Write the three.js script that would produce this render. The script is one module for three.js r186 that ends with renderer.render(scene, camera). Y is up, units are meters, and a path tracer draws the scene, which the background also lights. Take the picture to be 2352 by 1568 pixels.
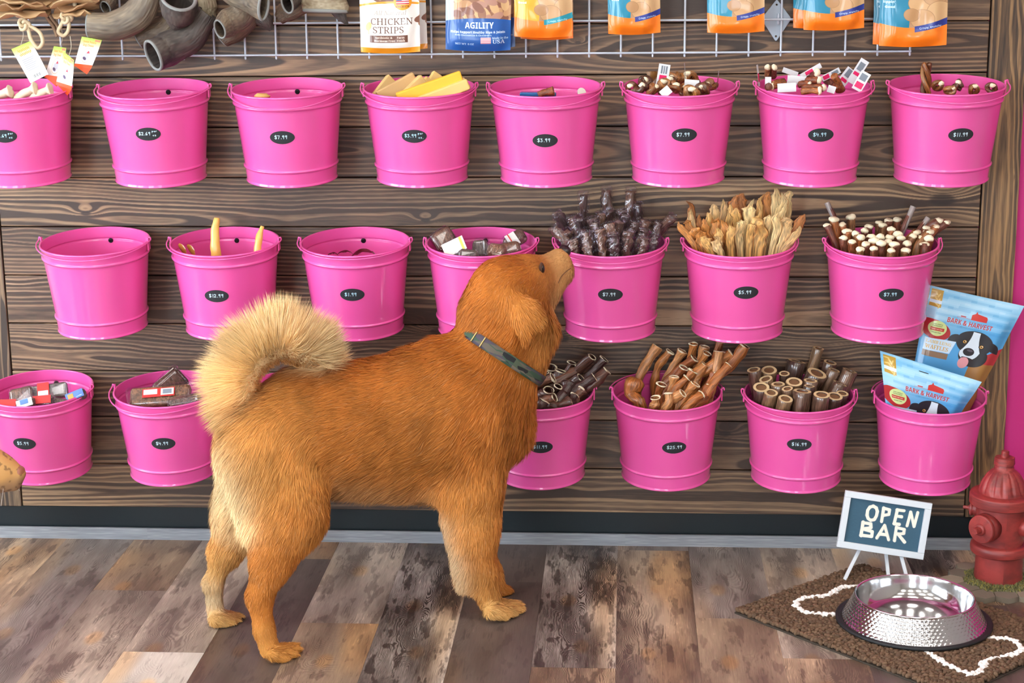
import * as THREE from 'three';
import { mergeGeometries, mergeVertices } from 'three/addons/utils/BufferGeometryUtils.js';
import { RoundedBoxGeometry } from 'three/addons/geometries/RoundedBoxGeometry.js';
import { RectAreaLightUniformsLib } from 'three/addons/lights/RectAreaLightUniformsLib.js';

// ---------------------------------------------------------------- camera, sky, lights, exposure
const FRAME_W = 2352, FRAME_H = 1568, FOCAL = 3940;
const scene = new THREE.Scene();
const camera = new THREE.PerspectiveCamera(2 * Math.atan(FRAME_H / 2 / FOCAL) * 180 / Math.PI, FRAME_W / FRAME_H, 0.05, 60);
camera.position.set(0, 1.516, 4.2);
camera.rotation.set(-13.1 * Math.PI / 180, 3.914 * Math.PI / 180, -0.599 * Math.PI / 180, 'YXZ');
camera.updateMatrixWorld(true);
const renderer = new THREE.WebGLRenderer();
renderer.toneMapping = THREE.LinearToneMapping;
renderer.toneMappingExposure = 1.0;
renderer.shadowMap.enabled = true;
RectAreaLightUniformsLib.init();
scene.background = new THREE.Color(0.80, 0.91, 1.0);      // bright overcast sky outside the shop windows
scene.backgroundIntensity = 17;
const CEILING_Y = 3.05, LAMP_COLOR = new THREE.Color(1.0, 0.95, 0.87), LAMP_POWER = 3.0;
const ROOM = { x0: -3.6, x1: 2.8, z1: 6.6 };
const LAMPS = [];
for (const lx of [-2.4, -0.9, 0.6, 2.0]) for (const lz of [1.6, 3.3, 5.2]) LAMPS.push([lx, lz]);
for (const [lx, lz] of LAMPS) {
  const l = new THREE.RectAreaLight(LAMP_COLOR, LAMP_POWER, 0.58, 0.58);
  l.name = 'ceiling_light_glow'; l.position.set(lx, CEILING_Y - 0.012, lz); l.lookAt(lx, 0, lz); scene.add(l);
}

// ---------------------------------------------------------------- helpers
const V = (x, y, z) => new THREE.Vector3(x, y, z);
const lerp = (a, b, t) => a + (b - a) * t, clamp = (x, a = 0, b = 1) => Math.min(b, Math.max(a, x));
const smooth = (a, b, x) => { const t = clamp((x - a) / (b - a)); return t * t * (3 - 2 * t); };
function rng(seed) { let s = seed | 0; return () => { s = (s + 0x6d2b79f5) | 0; let t = Math.imul(s ^ (s >>> 15), 1 | s); t = (t + Math.imul(t ^ (t >>> 7), 61 | t)) ^ t; return ((t ^ (t >>> 14)) >>> 0) / 4294967296; }; }
const PERM = (() => { const r = rng(77), p = Array.from({ length: 256 }, (_, i) => i); for (let i = 255; i > 0; i--) { const j = Math.floor(r() * (i + 1)); [p[i], p[j]] = [p[j], p[i]]; } const o = new Uint8Array(512); for (let i = 0; i < 512; i++) o[i] = p[i & 255]; return o; })();
const HASH = (() => { const r = rng(5), o = new Float32Array(256); for (let i = 0; i < 256; i++) o[i] = r() * 2 - 1; return o; })();
function noise(x, y = 0, z = 0) {                       // smooth value noise, -1..1
  const xi = Math.floor(x), yi = Math.floor(y), zi = Math.floor(z);
  let u = x - xi, v = y - yi, w = z - zi; u = u * u * (3 - 2 * u); v = v * v * (3 - 2 * v); w = w * w * (3 - 2 * w);
  const X = xi & 255, Y = yi & 255, Z = zi & 255;
  const h = (a, b, c) => HASH[PERM[PERM[PERM[(X + a) & 255] + ((Y + b) & 255)] + ((Z + c) & 255)]];
  const x00 = lerp(h(0, 0, 0), h(1, 0, 0), u), x10 = lerp(h(0, 1, 0), h(1, 1, 0), u), x01 = lerp(h(0, 0, 1), h(1, 0, 1), u), x11 = lerp(h(0, 1, 1), h(1, 1, 1), u);
  return lerp(lerp(x00, x10, v), lerp(x01, x11, v), w);
}
const fbm = (x, y = 0, z = 0, o = 3) => { let s = 0, a = 0.5; for (let i = 0; i < o; i++) { s += a * noise(x, y, z); x = x * 2.03 + 7.1; y = y * 2.03 + 3.7; z = z * 2.03 + 1.3; a *= 0.5; } return s; };
const rayOf = (px, py) => V((px - FRAME_W / 2) / FOCAL, (FRAME_H / 2 - py) / FOCAL, -1).transformDirection(camera.matrixWorld);
const atZ = (px, py, z) => { const d = rayOf(px, py); return d.multiplyScalar((z - camera.position.z) / d.z).add(camera.position); };
const atY = (px, py, y) => { const d = rayOf(px, py); return d.multiplyScalar((y - camera.position.y) / d.y).add(camera.position); };
const toPx = (p) => { const q = p.clone().applyMatrix4(camera.matrixWorldInverse); return [FRAME_W / 2 - FOCAL * q.x / q.z, FRAME_H / 2 + FOCAL * q.y / q.z]; };
const usedNames = {};
function numbered(n) { const k = usedNames[n] = (usedNames[n] ?? -1) + 1; return k ? n + '_' + String(k).padStart(3, '0') : n; }
const srgb = (r, g, b) => new THREE.Color().setRGB(r / 255, g / 255, b / 255, THREE.SRGBColorSpace);
const std = (c, rough = 0.6, extra = {}) => new THREE.MeshPhysicalMaterial({ color: c, roughness: rough, metalness: 0, ...extra });
function mesh(name, geo, mat, parent) { const m = new THREE.Mesh(geo, mat); m.name = parent ? name : numbered(name); (parent ?? scene).add(m); return m; }
function tag(o, label, category, group) { o.userData.label = label; o.userData.category = category; if (group) o.userData.group = group; return o; }
function thing(name, label, category, pos = V(0, 0, 0), group) { const o = new THREE.Group(); o.name = numbered(name); o.position.copy(pos); scene.add(o); return tag(o, label, category, group); }
function struct(name, geo, mat) { const m = mesh(name, geo, mat); m.userData.kind = 'structure'; return m; }
const box = (w, h, d, x = 0, y = 0, z = 0) => new THREE.BoxGeometry(w, h, d).translate(x, y, z);
const rbox = (w, h, d, r, x = 0, y = 0, z = 0, s = 2) => new RoundedBoxGeometry(w, h, d, s, r).translate(x, y, z);
const stripUV = (g) => { const o = g.index ? g.toNonIndexed() : g; for (const k of Object.keys(o.attributes)) if (!['position', 'normal'].includes(k)) o.deleteAttribute(k); return o; };
const merge = (list) => mergeGeometries(list.map(stripUV));
function gridGeo(nu, nv, f, closedU = false) {          // (u,v) in 0..1 -> Vector3
  const p = [], uv = [], ix = [];
  for (let j = 0; j <= nv; j++) for (let i = 0; i <= nu; i++) { const q = f(i / nu, j / nv); p.push(q.x, q.y, q.z); uv.push(i / nu, j / nv); }
  for (let j = 0; j < nv; j++) for (let i = 0; i < nu; i++) { const a = j * (nu + 1) + i, b = a + 1, c = a + nu + 1, d = c + 1; ix.push(a, b, d, a, d, c); }
  const g = new THREE.BufferGeometry(); g.setAttribute('position', new THREE.Float32BufferAttribute(p, 3)); g.setAttribute('uv', new THREE.Float32BufferAttribute(uv, 2)); g.setIndex(ix); g.computeVertexNormals();
  return g;
}
// sweep a closed section along points: rad(t, angle) gives the radius (metres); flat() squashes the section
function sweep(pts, rad, { segs = 16, sides = 10, caps = true, hollow = 0, twist = 0, squash = 1 } = {}) {
  const curve = new THREE.CatmullRomCurve3(pts), P = curve.getPoints(segs), T = P.map((_, i) => curve.getTangent(i / segs));
  let nrm = Math.abs(T[0].y) > 0.9 ? V(1, 0, 0) : V(0, 1, 0); nrm.addScaledVector(T[0], -nrm.dot(T[0])).normalize();
  const pos = [], ix = [], uv = [], ring = (c, n, b, t, k) => { for (let j = 0; j <= sides; j++) { const a = j / sides * Math.PI * 2 + twist * t, r = rad(t, a) * k, q = c.clone().addScaledVector(n, Math.cos(a) * r).addScaledVector(b, Math.sin(a) * r * squash); pos.push(q.x, q.y, q.z); uv.push(j / sides, t); } };
  const N = [], B = [];
  for (let i = 0; i <= segs; i++) { nrm.addScaledVector(T[i], -nrm.dot(T[i])).normalize(); N.push(nrm.clone()); B.push(T[i].clone().cross(nrm).normalize()); }
  let rows = 0;
  if (caps && !hollow) { ring(P[0], N[0], B[0], 0, 0.001); rows++; }
  if (hollow) { const d = Math.max(1, Math.floor(segs * 0.35)); for (const i of [d, 0]) { ring(P[i], N[i], B[i], i / segs, hollow); rows++; } }
  for (let i = 0; i <= segs; i++) { ring(P[i], N[i], B[i], i / segs, 1); rows++; }
  if (hollow) { const d = Math.max(1, Math.floor(segs * 0.35)); for (const i of [segs, segs - d]) { ring(P[i], N[i], B[i], i / segs, hollow); rows++; } }
  if (caps && !hollow) { ring(P[segs], N[segs], B[segs], 1, 0.001); rows++; }
  const w = sides + 1;
  for (let i = 0; i < rows - 1; i++) for (let j = 0; j < sides; j++) { const a = i * w + j, b = a + 1, c = a + w, d = c + 1; ix.push(a, b, d, a, d, c); }
  const g = new THREE.BufferGeometry(); g.setAttribute('position', new THREE.Float32BufferAttribute(pos, 3)); g.setAttribute('uv', new THREE.Float32BufferAttribute(uv, 2)); g.setIndex(ix);
  g.computeVertexNormals(); return seamFix(g, w, rows);
}
function seamFix(g, w, rows) { const n = g.attributes.normal; for (let i = 0; i < rows; i++) { const a = i * w, b = a + w - 1, s = V(n.getX(a) + n.getX(b), n.getY(a) + n.getY(b), n.getZ(a) + n.getZ(b)).normalize(); n.setXYZ(a, s.x, s.y, s.z); n.setXYZ(b, s.x, s.y, s.z); } return g; }
const wire = (pts, r, segs = 24, sides = 8) => sweep(pts, () => r, { segs, sides });
const rod = (a, b, r, sides = 8) => { const d = b.clone().sub(a), g = new THREE.CylinderGeometry(r, r, d.length(), sides); g.applyQuaternion(new THREE.Quaternion().setFromUnitVectors(V(0, 1, 0), d.normalize())); return g.translate((a.x + b.x) / 2, (a.y + b.y) / 2, (a.z + b.z) / 2); };
function bumpy(g, amp, freq, seed = 0) { const p = g.attributes.position, n = g.attributes.normal; for (let i = 0; i < p.count; i++) { const d = amp * fbm(p.getX(i) * freq + seed, p.getY(i) * freq, p.getZ(i) * freq, 3); p.setXYZ(i, p.getX(i) + n.getX(i) * d, p.getY(i) + n.getY(i) * d, p.getZ(i) + n.getZ(i) * d); } g.computeVertexNormals(); return g; }
function paint(g, f) { const p = g.attributes.position, c = new Float32Array(p.count * 3), q = V(0, 0, 0); for (let i = 0; i < p.count; i++) { q.set(p.getX(i), p.getY(i), p.getZ(i)); const k = f(q, i); c[i * 3] = k.r; c[i * 3 + 1] = k.g; c[i * 3 + 2] = k.b; } g.setAttribute('color', new THREE.BufferAttribute(c, 3)); return g; }
function dataTex(w, h, f, isColor = true) {
  const d = new Uint8Array(w * h * 4); for (let y = 0; y < h; y++) for (let x = 0; x < w; x++) { const c = f(x, y), i = (y * w + x) * 4; d[i] = clamp(c[0], 0, 255); d[i + 1] = clamp(c[1], 0, 255); d[i + 2] = clamp(c[2], 0, 255); d[i + 3] = 255; }
  const t = new THREE.DataTexture(d, w, h); t.magFilter = THREE.LinearFilter; t.minFilter = THREE.LinearFilter; if (isColor) t.colorSpace = THREE.SRGBColorSpace; t.needsUpdate = true; return t;
}
function canvasTex(w, h, draw) { const c = document.createElement('canvas'); c.width = w; c.height = h; const g = c.getContext('2d'); draw(g, w, h); const t = new THREE.CanvasTexture(c); t.colorSpace = THREE.SRGBColorSpace; t.wrapS = t.wrapT = THREE.ClampToEdgeWrapping; return t; }
const mix3 = (a, b, t) => [lerp(a[0], b[0], t), lerp(a[1], b[1], t), lerp(a[2], b[2], t)];
// ---------------------------------------------------------------- wood of the panel wall: one strip of texture for each board
const BOARD_Y = [0.0855, 0.204, 0.332, 0.453, 0.578, 0.703, 0.828, 0.952, 1.076, 1.201, 1.323, 1.447, 1.571];
const PANEL_X0 = -1.582, PANEL_X1 = 0.857, STRIP = 104;
function grain(u, v, seed, d0) {                        // u along, v across (metres): flat-sawn figure cut out of nested rings
  const uu = u + seed * 13.7;
  const vc = 0.055 + 0.06 * noise(uu * 0.55, seed), dep = d0 + 0.03 * noise(uu * 1.15, seed + 31.3) + 0.012 * noise(uu * 3.1, seed + 9.1);
  const w = 0.0045 * noise(uu * 4, v * 22, seed) + 0.0018 * noise(uu * 14, v * 60, seed + 3);
  const r = Math.sqrt((v - vc + w) ** 2 + dep * dep) + w * 0.7 + 0.01 * noise(uu * 0.9, v * 6, seed + 17);
  const ring = r * (96 + 26 * noise(uu * 0.3, seed + 50)), t = ring - Math.floor(ring);
  const late = smooth(0.22, 0.5, t) * (1 - smooth(0.9, 1.0, t));
  const strength = 0.62 + 0.38 * noise(Math.floor(ring) * 1.37, seed);
  const fine = noise(ring * 6.5, uu * 1.6, seed + 70);
  return { fine, late: late * strength, fibre: 0.5 * noise(uu * 9, v * 420, seed) + 0.5 * noise(uu * 40, v * 800, seed + 2), cloud: fbm(uu * 2.2, v * 12, seed + 40, 3) };
}
const KNOTS = [[-1.36, 0.862, 0.010], [-0.50, 0.845, 0.009], [-0.475, 0.560, 0.016], [-0.165, 0.545, 0.017], [0.765, 0.895, 0.024], [0.60, 0.555, 0.018], [-1.02, 0.50, 0.006], [0.12, 0.43, 0.017], [0.25, 0.30, 0.012], [-0.12, 1.278, 0.006]];
function woodColour(x, y, g, light, dark) {
  let t = clamp(0.8 - g.late * 0.98 + g.fine * 0.2 + g.fibre * 0.3 + g.cloud * 0.75);
  let c = mix3(dark, light, t);
  const pore = smooth(0.45, 0.8, g.fibre); c = mix3(c, [dark[0] * 0.7, dark[1] * 0.7, dark[2] * 0.7], pore * 0.5);
  return c;
}
const boardTone = [[174, 142, 108], [158, 127, 96], [170, 140, 108], [156, 125, 95], [168, 135, 104], [154, 122, 93], [186, 152, 114], [162, 130, 99], [162, 129, 96], [176, 139, 103], [158, 126, 94], [164, 131, 99]];
const boardMap = dataTex(2048, STRIP * 12, (px, py) => {
  const b = Math.floor(py / STRIP), y = lerp(BOARD_Y[b], BOARD_Y[b + 1], (py % STRIP + 0.5) / STRIP), x = lerp(PANEL_X0, PANEL_X1, (px + 0.5) / 2048);
  let v = y - BOARD_Y[b], u = x, k = 0, core = 0;
  for (const [kx, ky, kr] of KNOTS) { const dx = (x - kx) / 2.2, dy = y - ky, d = Math.sqrt(dx * dx + dy * dy); const e = Math.exp(-d * d / (kr * kr * 3)); v += e * dy * 1.6; k += e * 0.02; core = Math.max(core, smooth(kr * 0.75, kr * 0.4, d)); }
  const g = grain(u, v + k, b * 3.1 + 0.7, 0.018 + 0.012 * Math.sin(b * 2.1)); const c = woodColour(x, y, g, boardTone[b], [66, 48, 37]);
  return core ? mix3(c, [42, 29, 23], core * (0.7 + 0.3 * g.fibre)) : c;
});
const boardBump = dataTex(2048, STRIP * 12, (px, py) => { const b = Math.floor(py / STRIP), y = (py % STRIP) / STRIP * 0.122, x = lerp(PANEL_X0, PANEL_X1, px / 2048), g = grain(x, y, b * 3.1 + 0.7, 0.018 + 0.012 * Math.sin(b * 2.1)); const h = 140 + g.late * 60 + g.fibre * 50; return [h, h, h]; }, false);
const boardMat = new THREE.MeshPhysicalMaterial({ map: boardMap, bumpMap: boardBump, bumpScale: 0.0007, roughness: 0.5, clearcoat: 0.15, clearcoatRoughness: 0.5 });
const postMap = dataTex(256, 2048, (px, py) => { const g = grain(py / 2048 * 1.75 + 3, (px % 128) / 128 * 0.09, px < 128 ? 41 : 67, 0.016); return woodColour(0, 0, g, px < 128 ? [164, 128, 88] : [160, 132, 100], [62, 49, 41]); });
const postMat = new THREE.MeshPhysicalMaterial({ map: postMap, roughness: 0.55 });
function planarUV(g, fu, fv) { const p = g.attributes.position, uv = new Float32Array(p.count * 2); for (let i = 0; i < p.count; i++) { uv[2 * i] = fu(p.getX(i), p.getY(i), p.getZ(i)); uv[2 * i + 1] = fv(p.getX(i), p.getY(i), p.getZ(i)); } g.setAttribute('uv', new THREE.BufferAttribute(uv, 2)); return g; }

// ---------------------------------------------------------------- the room
const pinkPaint = std(srgb(202, 36, 126), 0.55), whitePaint = std(srgb(176, 172, 166), 0.8), darkPaint = std(srgb(9, 23, 29), 0.42);
const wallBack = struct('wall_back', box(ROOM.x1 - ROOM.x0 + 0.3, CEILING_Y, 0.12, (ROOM.x1 + ROOM.x0) / 2, CEILING_Y / 2, -0.082), pinkPaint);
struct('ceiling', box(ROOM.x1 - ROOM.x0 + 0.3, 0.1, ROOM.z1 + 0.4, (ROOM.x0 + ROOM.x1) / 2, CEILING_Y + 0.05, ROOM.z1 / 2), whitePaint);
struct('wall_right', box(0.12, CEILING_Y, ROOM.z1 + 0.3, ROOM.x1 + 0.06, CEILING_Y / 2, ROOM.z1 / 2), std(srgb(150, 144, 138), 0.8));
function wallWithHoles(name, length, holes, place) {     // holes: [a0, a1, y0, y1] along the wall
  const s = new THREE.Shape([[0, 0], [length, 0], [length, CEILING_Y], [0, CEILING_Y]].map(([a, b]) => new THREE.Vector2(a, b)));
  for (const [a0, a1, y0, y1] of holes) s.holes.push(new THREE.Path([[a0, y0], [a0, y1], [a1, y1], [a1, y0]].map(([a, b]) => new THREE.Vector2(a, b))));
  const g = new THREE.ExtrudeGeometry(s, { depth: 0.12, bevelEnabled: false }); place(g); return struct(name, g, whitePaint);
}
const frontHoles = [[0.35, 1.85, 0.3, 2.5], [3.3, 4.2, 0.05, 2.2]];
const leftHoles = [[0.7, 2.3, 0.5, 2.5], [2.6, 4.2, 0.5, 2.5]];
wallWithHoles('wall_front', ROOM.x1 - ROOM.x0, frontHoles, (g) => g.translate(ROOM.x0, 0, ROOM.z1));
wallWithHoles('wall_left', ROOM.z1, leftHoles, (g) => g.rotateY(-Math.PI / 2).translate(ROOM.x0, 0, 0));
const frameMat = std(srgb(38, 38, 42), 0.4, { metalness: 0.3 }), paneMat = new THREE.MeshPhysicalMaterial({ color: 0xffffff, roughness: 0.02, transmission: 1, thickness: 0, ior: 1.45 });
let windowNo = 0;
for (const [holes, put] of [[frontHoles, (m) => m.position.set(ROOM.x0, 0, ROOM.z1 + 0.06)], [leftHoles, (m) => { m.rotation.y = -Math.PI / 2; m.position.set(ROOM.x0 - 0.06, 0, 0); }]]) for (const [a0, a1, y0, y1] of holes) {
  const w = a1 - a0, h = y1 - y0, cx = (a0 + a1) / 2, cy = (y0 + y1) / 2, t = 0.045;
  const f = struct('window_' + (++windowNo), merge([box(w, t, 0.07, cx, y0 + t / 2), box(w, t, 0.07, cx, y1 - t / 2), box(t, h, 0.07, a0 + t / 2, cy), box(t, h, 0.07, a1 - t / 2, cy), box(w, t * 0.7, 0.05, cx, y0 + h * 0.68), box(t * 0.7, h, 0.05, cx, cy)]), frameMat);
  put(f); mesh('pane', box(w - 0.02, h - 0.02, 0.006, cx, cy), paneMat, f);
}
struct('pavement_outside', box(40, 0.1, 40, 0, -0.17, 0), std(srgb(150, 148, 143), 0.9));
struct('floor', box(ROOM.x1 - ROOM.x0 + 0.3, 0.1, ROOM.z1 + 0.3, (ROOM.x0 + ROOM.x1) / 2, -0.054, ROOM.z1 / 2), std(srgb(120, 106, 96), 0.5));
for (const [lx, lz] of LAMPS) {
  const l = thing('ceiling_light', 'square white ceiling light panel over the shop floor', 'ceiling light', V(lx, CEILING_Y, lz), 'ceiling light panels');
  mesh('frame', merge([box(0.66, 0.012, 0.03, 0, -0.006, 0.315), box(0.66, 0.012, 0.03, 0, -0.006, -0.315), box(0.03, 0.012, 0.6, 0.315, -0.006, 0), box(0.03, 0.012, 0.6, -0.315, -0.006, 0)]), std(srgb(235, 235, 232), 0.5), l);
  mesh('diffuser', box(0.6, 0.006, 0.6, 0, -0.004, 0), new THREE.MeshStandardMaterial({ color: 0x222222, emissive: LAMP_COLOR, emissiveIntensity: 11 }), l);
}
// boards of the panelling, each a part of the wall
for (let b = 0; b < 12; b++) {
  const h = BOARD_Y[b + 1] - BOARD_Y[b] - 0.0022, w = PANEL_X1 - PANEL_X0 - 0.002, cy = (BOARD_Y[b] + BOARD_Y[b + 1]) / 2;
  const g = rbox(w, h, 0.019, 0.0022, (PANEL_X0 + PANEL_X1) / 2, cy, -0.0095);
  planarUV(g, (x) => (x - PANEL_X0) / (PANEL_X1 - PANEL_X0), (x, y) => (b + clamp((y - BOARD_Y[b]) / (BOARD_Y[b + 1] - BOARD_Y[b]), 0.006, 0.994)) / 12);
  mesh('plank', g, boardMat, wallBack);
}
mesh('backing_board', box(PANEL_X1 - PANEL_X0, 1.49, 0.002, (PANEL_X0 + PANEL_X1) / 2, 0.83, -0.0205), std(srgb(24, 18, 15), 0.9), wallBack);
{ let n = 0; for (const [x0, x1, o] of [[0.8585, 0.9465, 0], [-1.672, -1.5835, 1]]) {
  const g = rbox(x1 - x0, 1.75 - 0.0855, 0.021, 0.002, (x0 + x1) / 2, (1.75 + 0.0855) / 2, -0.0085);
  planarUV(g, (x) => o * 0.5 + 0.01 + (x - x0) / (x1 - x0) * 0.48, (x, y) => y / 1.75); const m = struct('trim_' + (++n), g, postMat); } }
struct('trim_3', box(ROOM.x0 * -1 - 1.672 + 0.0, 1.9, 0.02, (ROOM.x0 - 1.672) / 2, 1.05, -0.0115), whitePaint);
{ const base = struct('baseboard_back', box(6.3, 0.09, 0.01, -0.4, 0.045, -0.016), darkPaint);
  const p = [[-3.55, -0.483], [-0.4825, 2.75]]; for (const [a, b] of p) mesh('base_panel', rbox(b - a, 0.062, 0.004, 0.0008, (a + b) / 2, 0.0575, -0.0095), darkPaint, base); }
const shoeMap = dataTex(1024, 32, (x, y) => { const n = noise(x * 0.05, y * 0.9, 4) * 0.6 + noise(x * 0.012, y * 0.4, 8) * 0.5; return mix3([128, 132, 138], [168, 170, 174], clamp(0.5 + n * 0.6)); }); shoeMap.wrapS = THREE.RepeatWrapping;
{ const s = new THREE.Shape(); s.moveTo(0, 0); s.lineTo(0.017, 0); s.lineTo(0.017, 0.018); s.quadraticCurveTo(0.016, 0.03, 0.006, 0.031); s.lineTo(0, 0.031); s.closePath();
  const g = new THREE.ExtrudeGeometry(s, { depth: 6.3, bevelEnabled: false, curveSegments: 5 }).rotateY(-Math.PI / 2).scale(1, 1, 1); g.rotateY(Math.PI); g.translate(-3.55, 0, 0); g.computeBoundingBox();
  const bb = g.boundingBox; g.translate(-3.55 - bb.min.x, 0, -0.008 - bb.min.z); planarUV(g, (x) => x * 0.8, (x, y) => y / 0.034);
  struct('baseboard_shoe', g, new THREE.MeshPhysicalMaterial({ map: shoeMap, roughness: 0.35 })); }

// ---------------------------------------------------------------- vinyl floor planks
const VW = 256, VH = 1024;
const plankThemes = [
  { a: [188, 172, 154], b: [116, 102, 91], ring: 0.4 }, { a: [112, 98, 90], b: [80, 68, 62], ring: 0.2 }, { a: [226, 218, 204], b: [176, 164, 152], ring: 0.25 },
  { a: [190, 178, 166], b: [68, 57, 52], ring: 0.9 }, { a: [172, 148, 122], b: [108, 88, 74], ring: 0.35 }, { a: [164, 152, 142], b: [96, 84, 78], ring: 0.5 },
  { a: [190, 162, 132], b: [98, 79, 66], ring: 0.5 }, { a: [182, 160, 136], b: [90, 74, 65], ring: 0.45 }];
const floorMap = dataTex(VW * 8, VH, (px, py) => {
  const k = Math.floor(px / VW), T = plankThemes[k], v = (px % VW) / VW * 0.1808, u = py / VH * 1.22, s = k * 7.3 + 1;
  let kd = 0, kv = 0; for (let i = 0; i < 3; i++) { const ku = 0.2 + 0.4 * i + 0.1 * noise(s, i * 5.1), kx = 0.09 + 0.05 * noise(s + 4, i * 3.3), du = (u - ku) / 2, dv = v - kx, e = Math.exp(-(du * du + dv * dv) / 0.0009); kd += e; kv += e * dv; }
  const warp = 0.016 * noise(u * 5, v * 14, s) + 0.006 * noise(u * 20, v * 50, s) + 0.0016 * noise(u * 70, v * 160, s) + kv * 0.9;
  const r = Math.sqrt((v - 0.09 + warp) ** 2 + (0.03 + 0.035 * noise(u * 2.3, s)) ** 2) + 0.03 * kd;
  const ring = r * 300 + 1.2 * noise(u * 9, v * 30, s + 7), t = ring - Math.floor(ring), line = smooth(0.3, 0.55, t) * (1 - smooth(0.75, 0.98, t));
  const patch = fbm(u * 4, v * 16, s + 20, 4), fib = 0.6 * noise(u * 26, v * 520, s) + 0.4 * noise(u * 70, v * 1100, s + 5), worn = smooth(0.05, 0.35, fbm(u * 10, v * 40, s + 60, 3));
  let tt = clamp(0.62 + patch * 0.95 + fib * 0.2 - T.ring * line * (0.1 + 0.9 * smooth(-0.12, 0.22, fbm(u * 4, v * 14, s + 80, 3))) - 0.4 * smooth(0.12, 0.3, fbm(u * 15, v * 60, s + 140, 4)));
  let c = mix3(T.b, T.a, tt); const fleck = smooth(0.42, 0.62, noise(u * 42, v * 130, s + 200) * 0.7 + fib * 0.5) * smooth(-0.1, 0.25, patch); c = mix3(c, [Math.min(255, T.a[0] * 1.14), Math.min(255, T.a[1] * 1.14), Math.min(255, T.a[2] * 1.13)], fleck * 0.6); c = mix3(c, [T.b[0] * 0.72, T.b[1] * 0.7, T.b[2] * 0.7], worn * smooth(0.1, 0.5, fib + 0.2) * 0.6);
  const tan = smooth(0.08, 0.4, fbm(u * 1.7 + 9, v * 7, s + 100, 2)); return mix3(c, [Math.min(255, c[0] * 1.08), c[1] * 0.98, c[2] * 0.84], Math.max(tan * 0.9, smooth(0.5, 0.9, kd) * 0.9));
});
const floorBump = dataTex(VW * 4, VH, (px, py) => { const f = 0.6 * noise(py / VH * 32, px * 0.5, 3) + 0.4 * noise(py / VH * 85, px, 9); const h = 128 + 90 * f; return [h, h, h]; }, false);
const floorMat = new THREE.MeshPhysicalMaterial({ map: floorMap, bumpMap: floorBump, bumpScale: 0.0003, roughness: 0.42, specularIntensity: 0.6 });
const plankLayout = { '-1': [[0, 0.77, 3], [0.77, 1.99, 6]], '0': [[0, 0.035, 5], [0.035, 1.255, 7]], '1': [[0, 0.48, 5], [0.48, 1.7, 4]], '-2': [[0, 0.27, 1], [0.27, 1.49, 1]], '-3': [[0, 0.95, 3], [0.95, 2.1, 0]], '-4': [[0, 0.545, 0], [0.545, 1.76, 4]], '-5': [[0, 0.13, 4], [0.13, 1.35, 1]], '-6': [[0, 0.725, 0], [0.725, 1.94, 2]], '-7': [[0, 0.362, 4], [0.362, 1.58, 0]], '-8': [[0, 0.9, 5], [0.9, 2.1, 7]], '2': [[0, 0.7, 0], [0.7, 1.9, 6]] };
{ const floor = scene.getObjectByName('floor'), rr = rng(21);
  for (let k = -20; k < 16; k++) {
    let rows = plankLayout[k]; if (!rows) { const o = rr() * 0.9 + 0.15; rows = [[0, o, Math.floor(rr() * 8)]]; } rows = rows.slice();
    let z = rows.at(-1)[1]; while (z < 3.2) { rows.push([z, z + 1.22, Math.floor(rr() * 8)]); z += 1.22; }
    const x0 = -0.0195 + 0.1808 * k; let n = 0;
    for (const [z0, z1, t] of rows) { const off = z1 - z0 >= 1.2 ? 0 : (k * 0.37 % 1 + 1) % 1 * Math.max(0, 1.2 - (z1 - z0)), flip = (k + n++) % 2;
      const g = box(0.1804, 0.004, z1 - z0 - 0.0004, x0 + 0.0904, -0.002, (z0 + z1) / 2 + 0.006);
      planarUV(g, (x) => (t + clamp((x - x0) / 0.1808, 0.004, 0.996)) / 8, (x, y, zz) => { const q = clamp((zz - 0.006 - z0 + off) / 1.22, 0.002, 0.998); return flip ? 1 - q : q; });
      mesh('floor_plank', g, floorMat, floor); }
  } }
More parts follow.
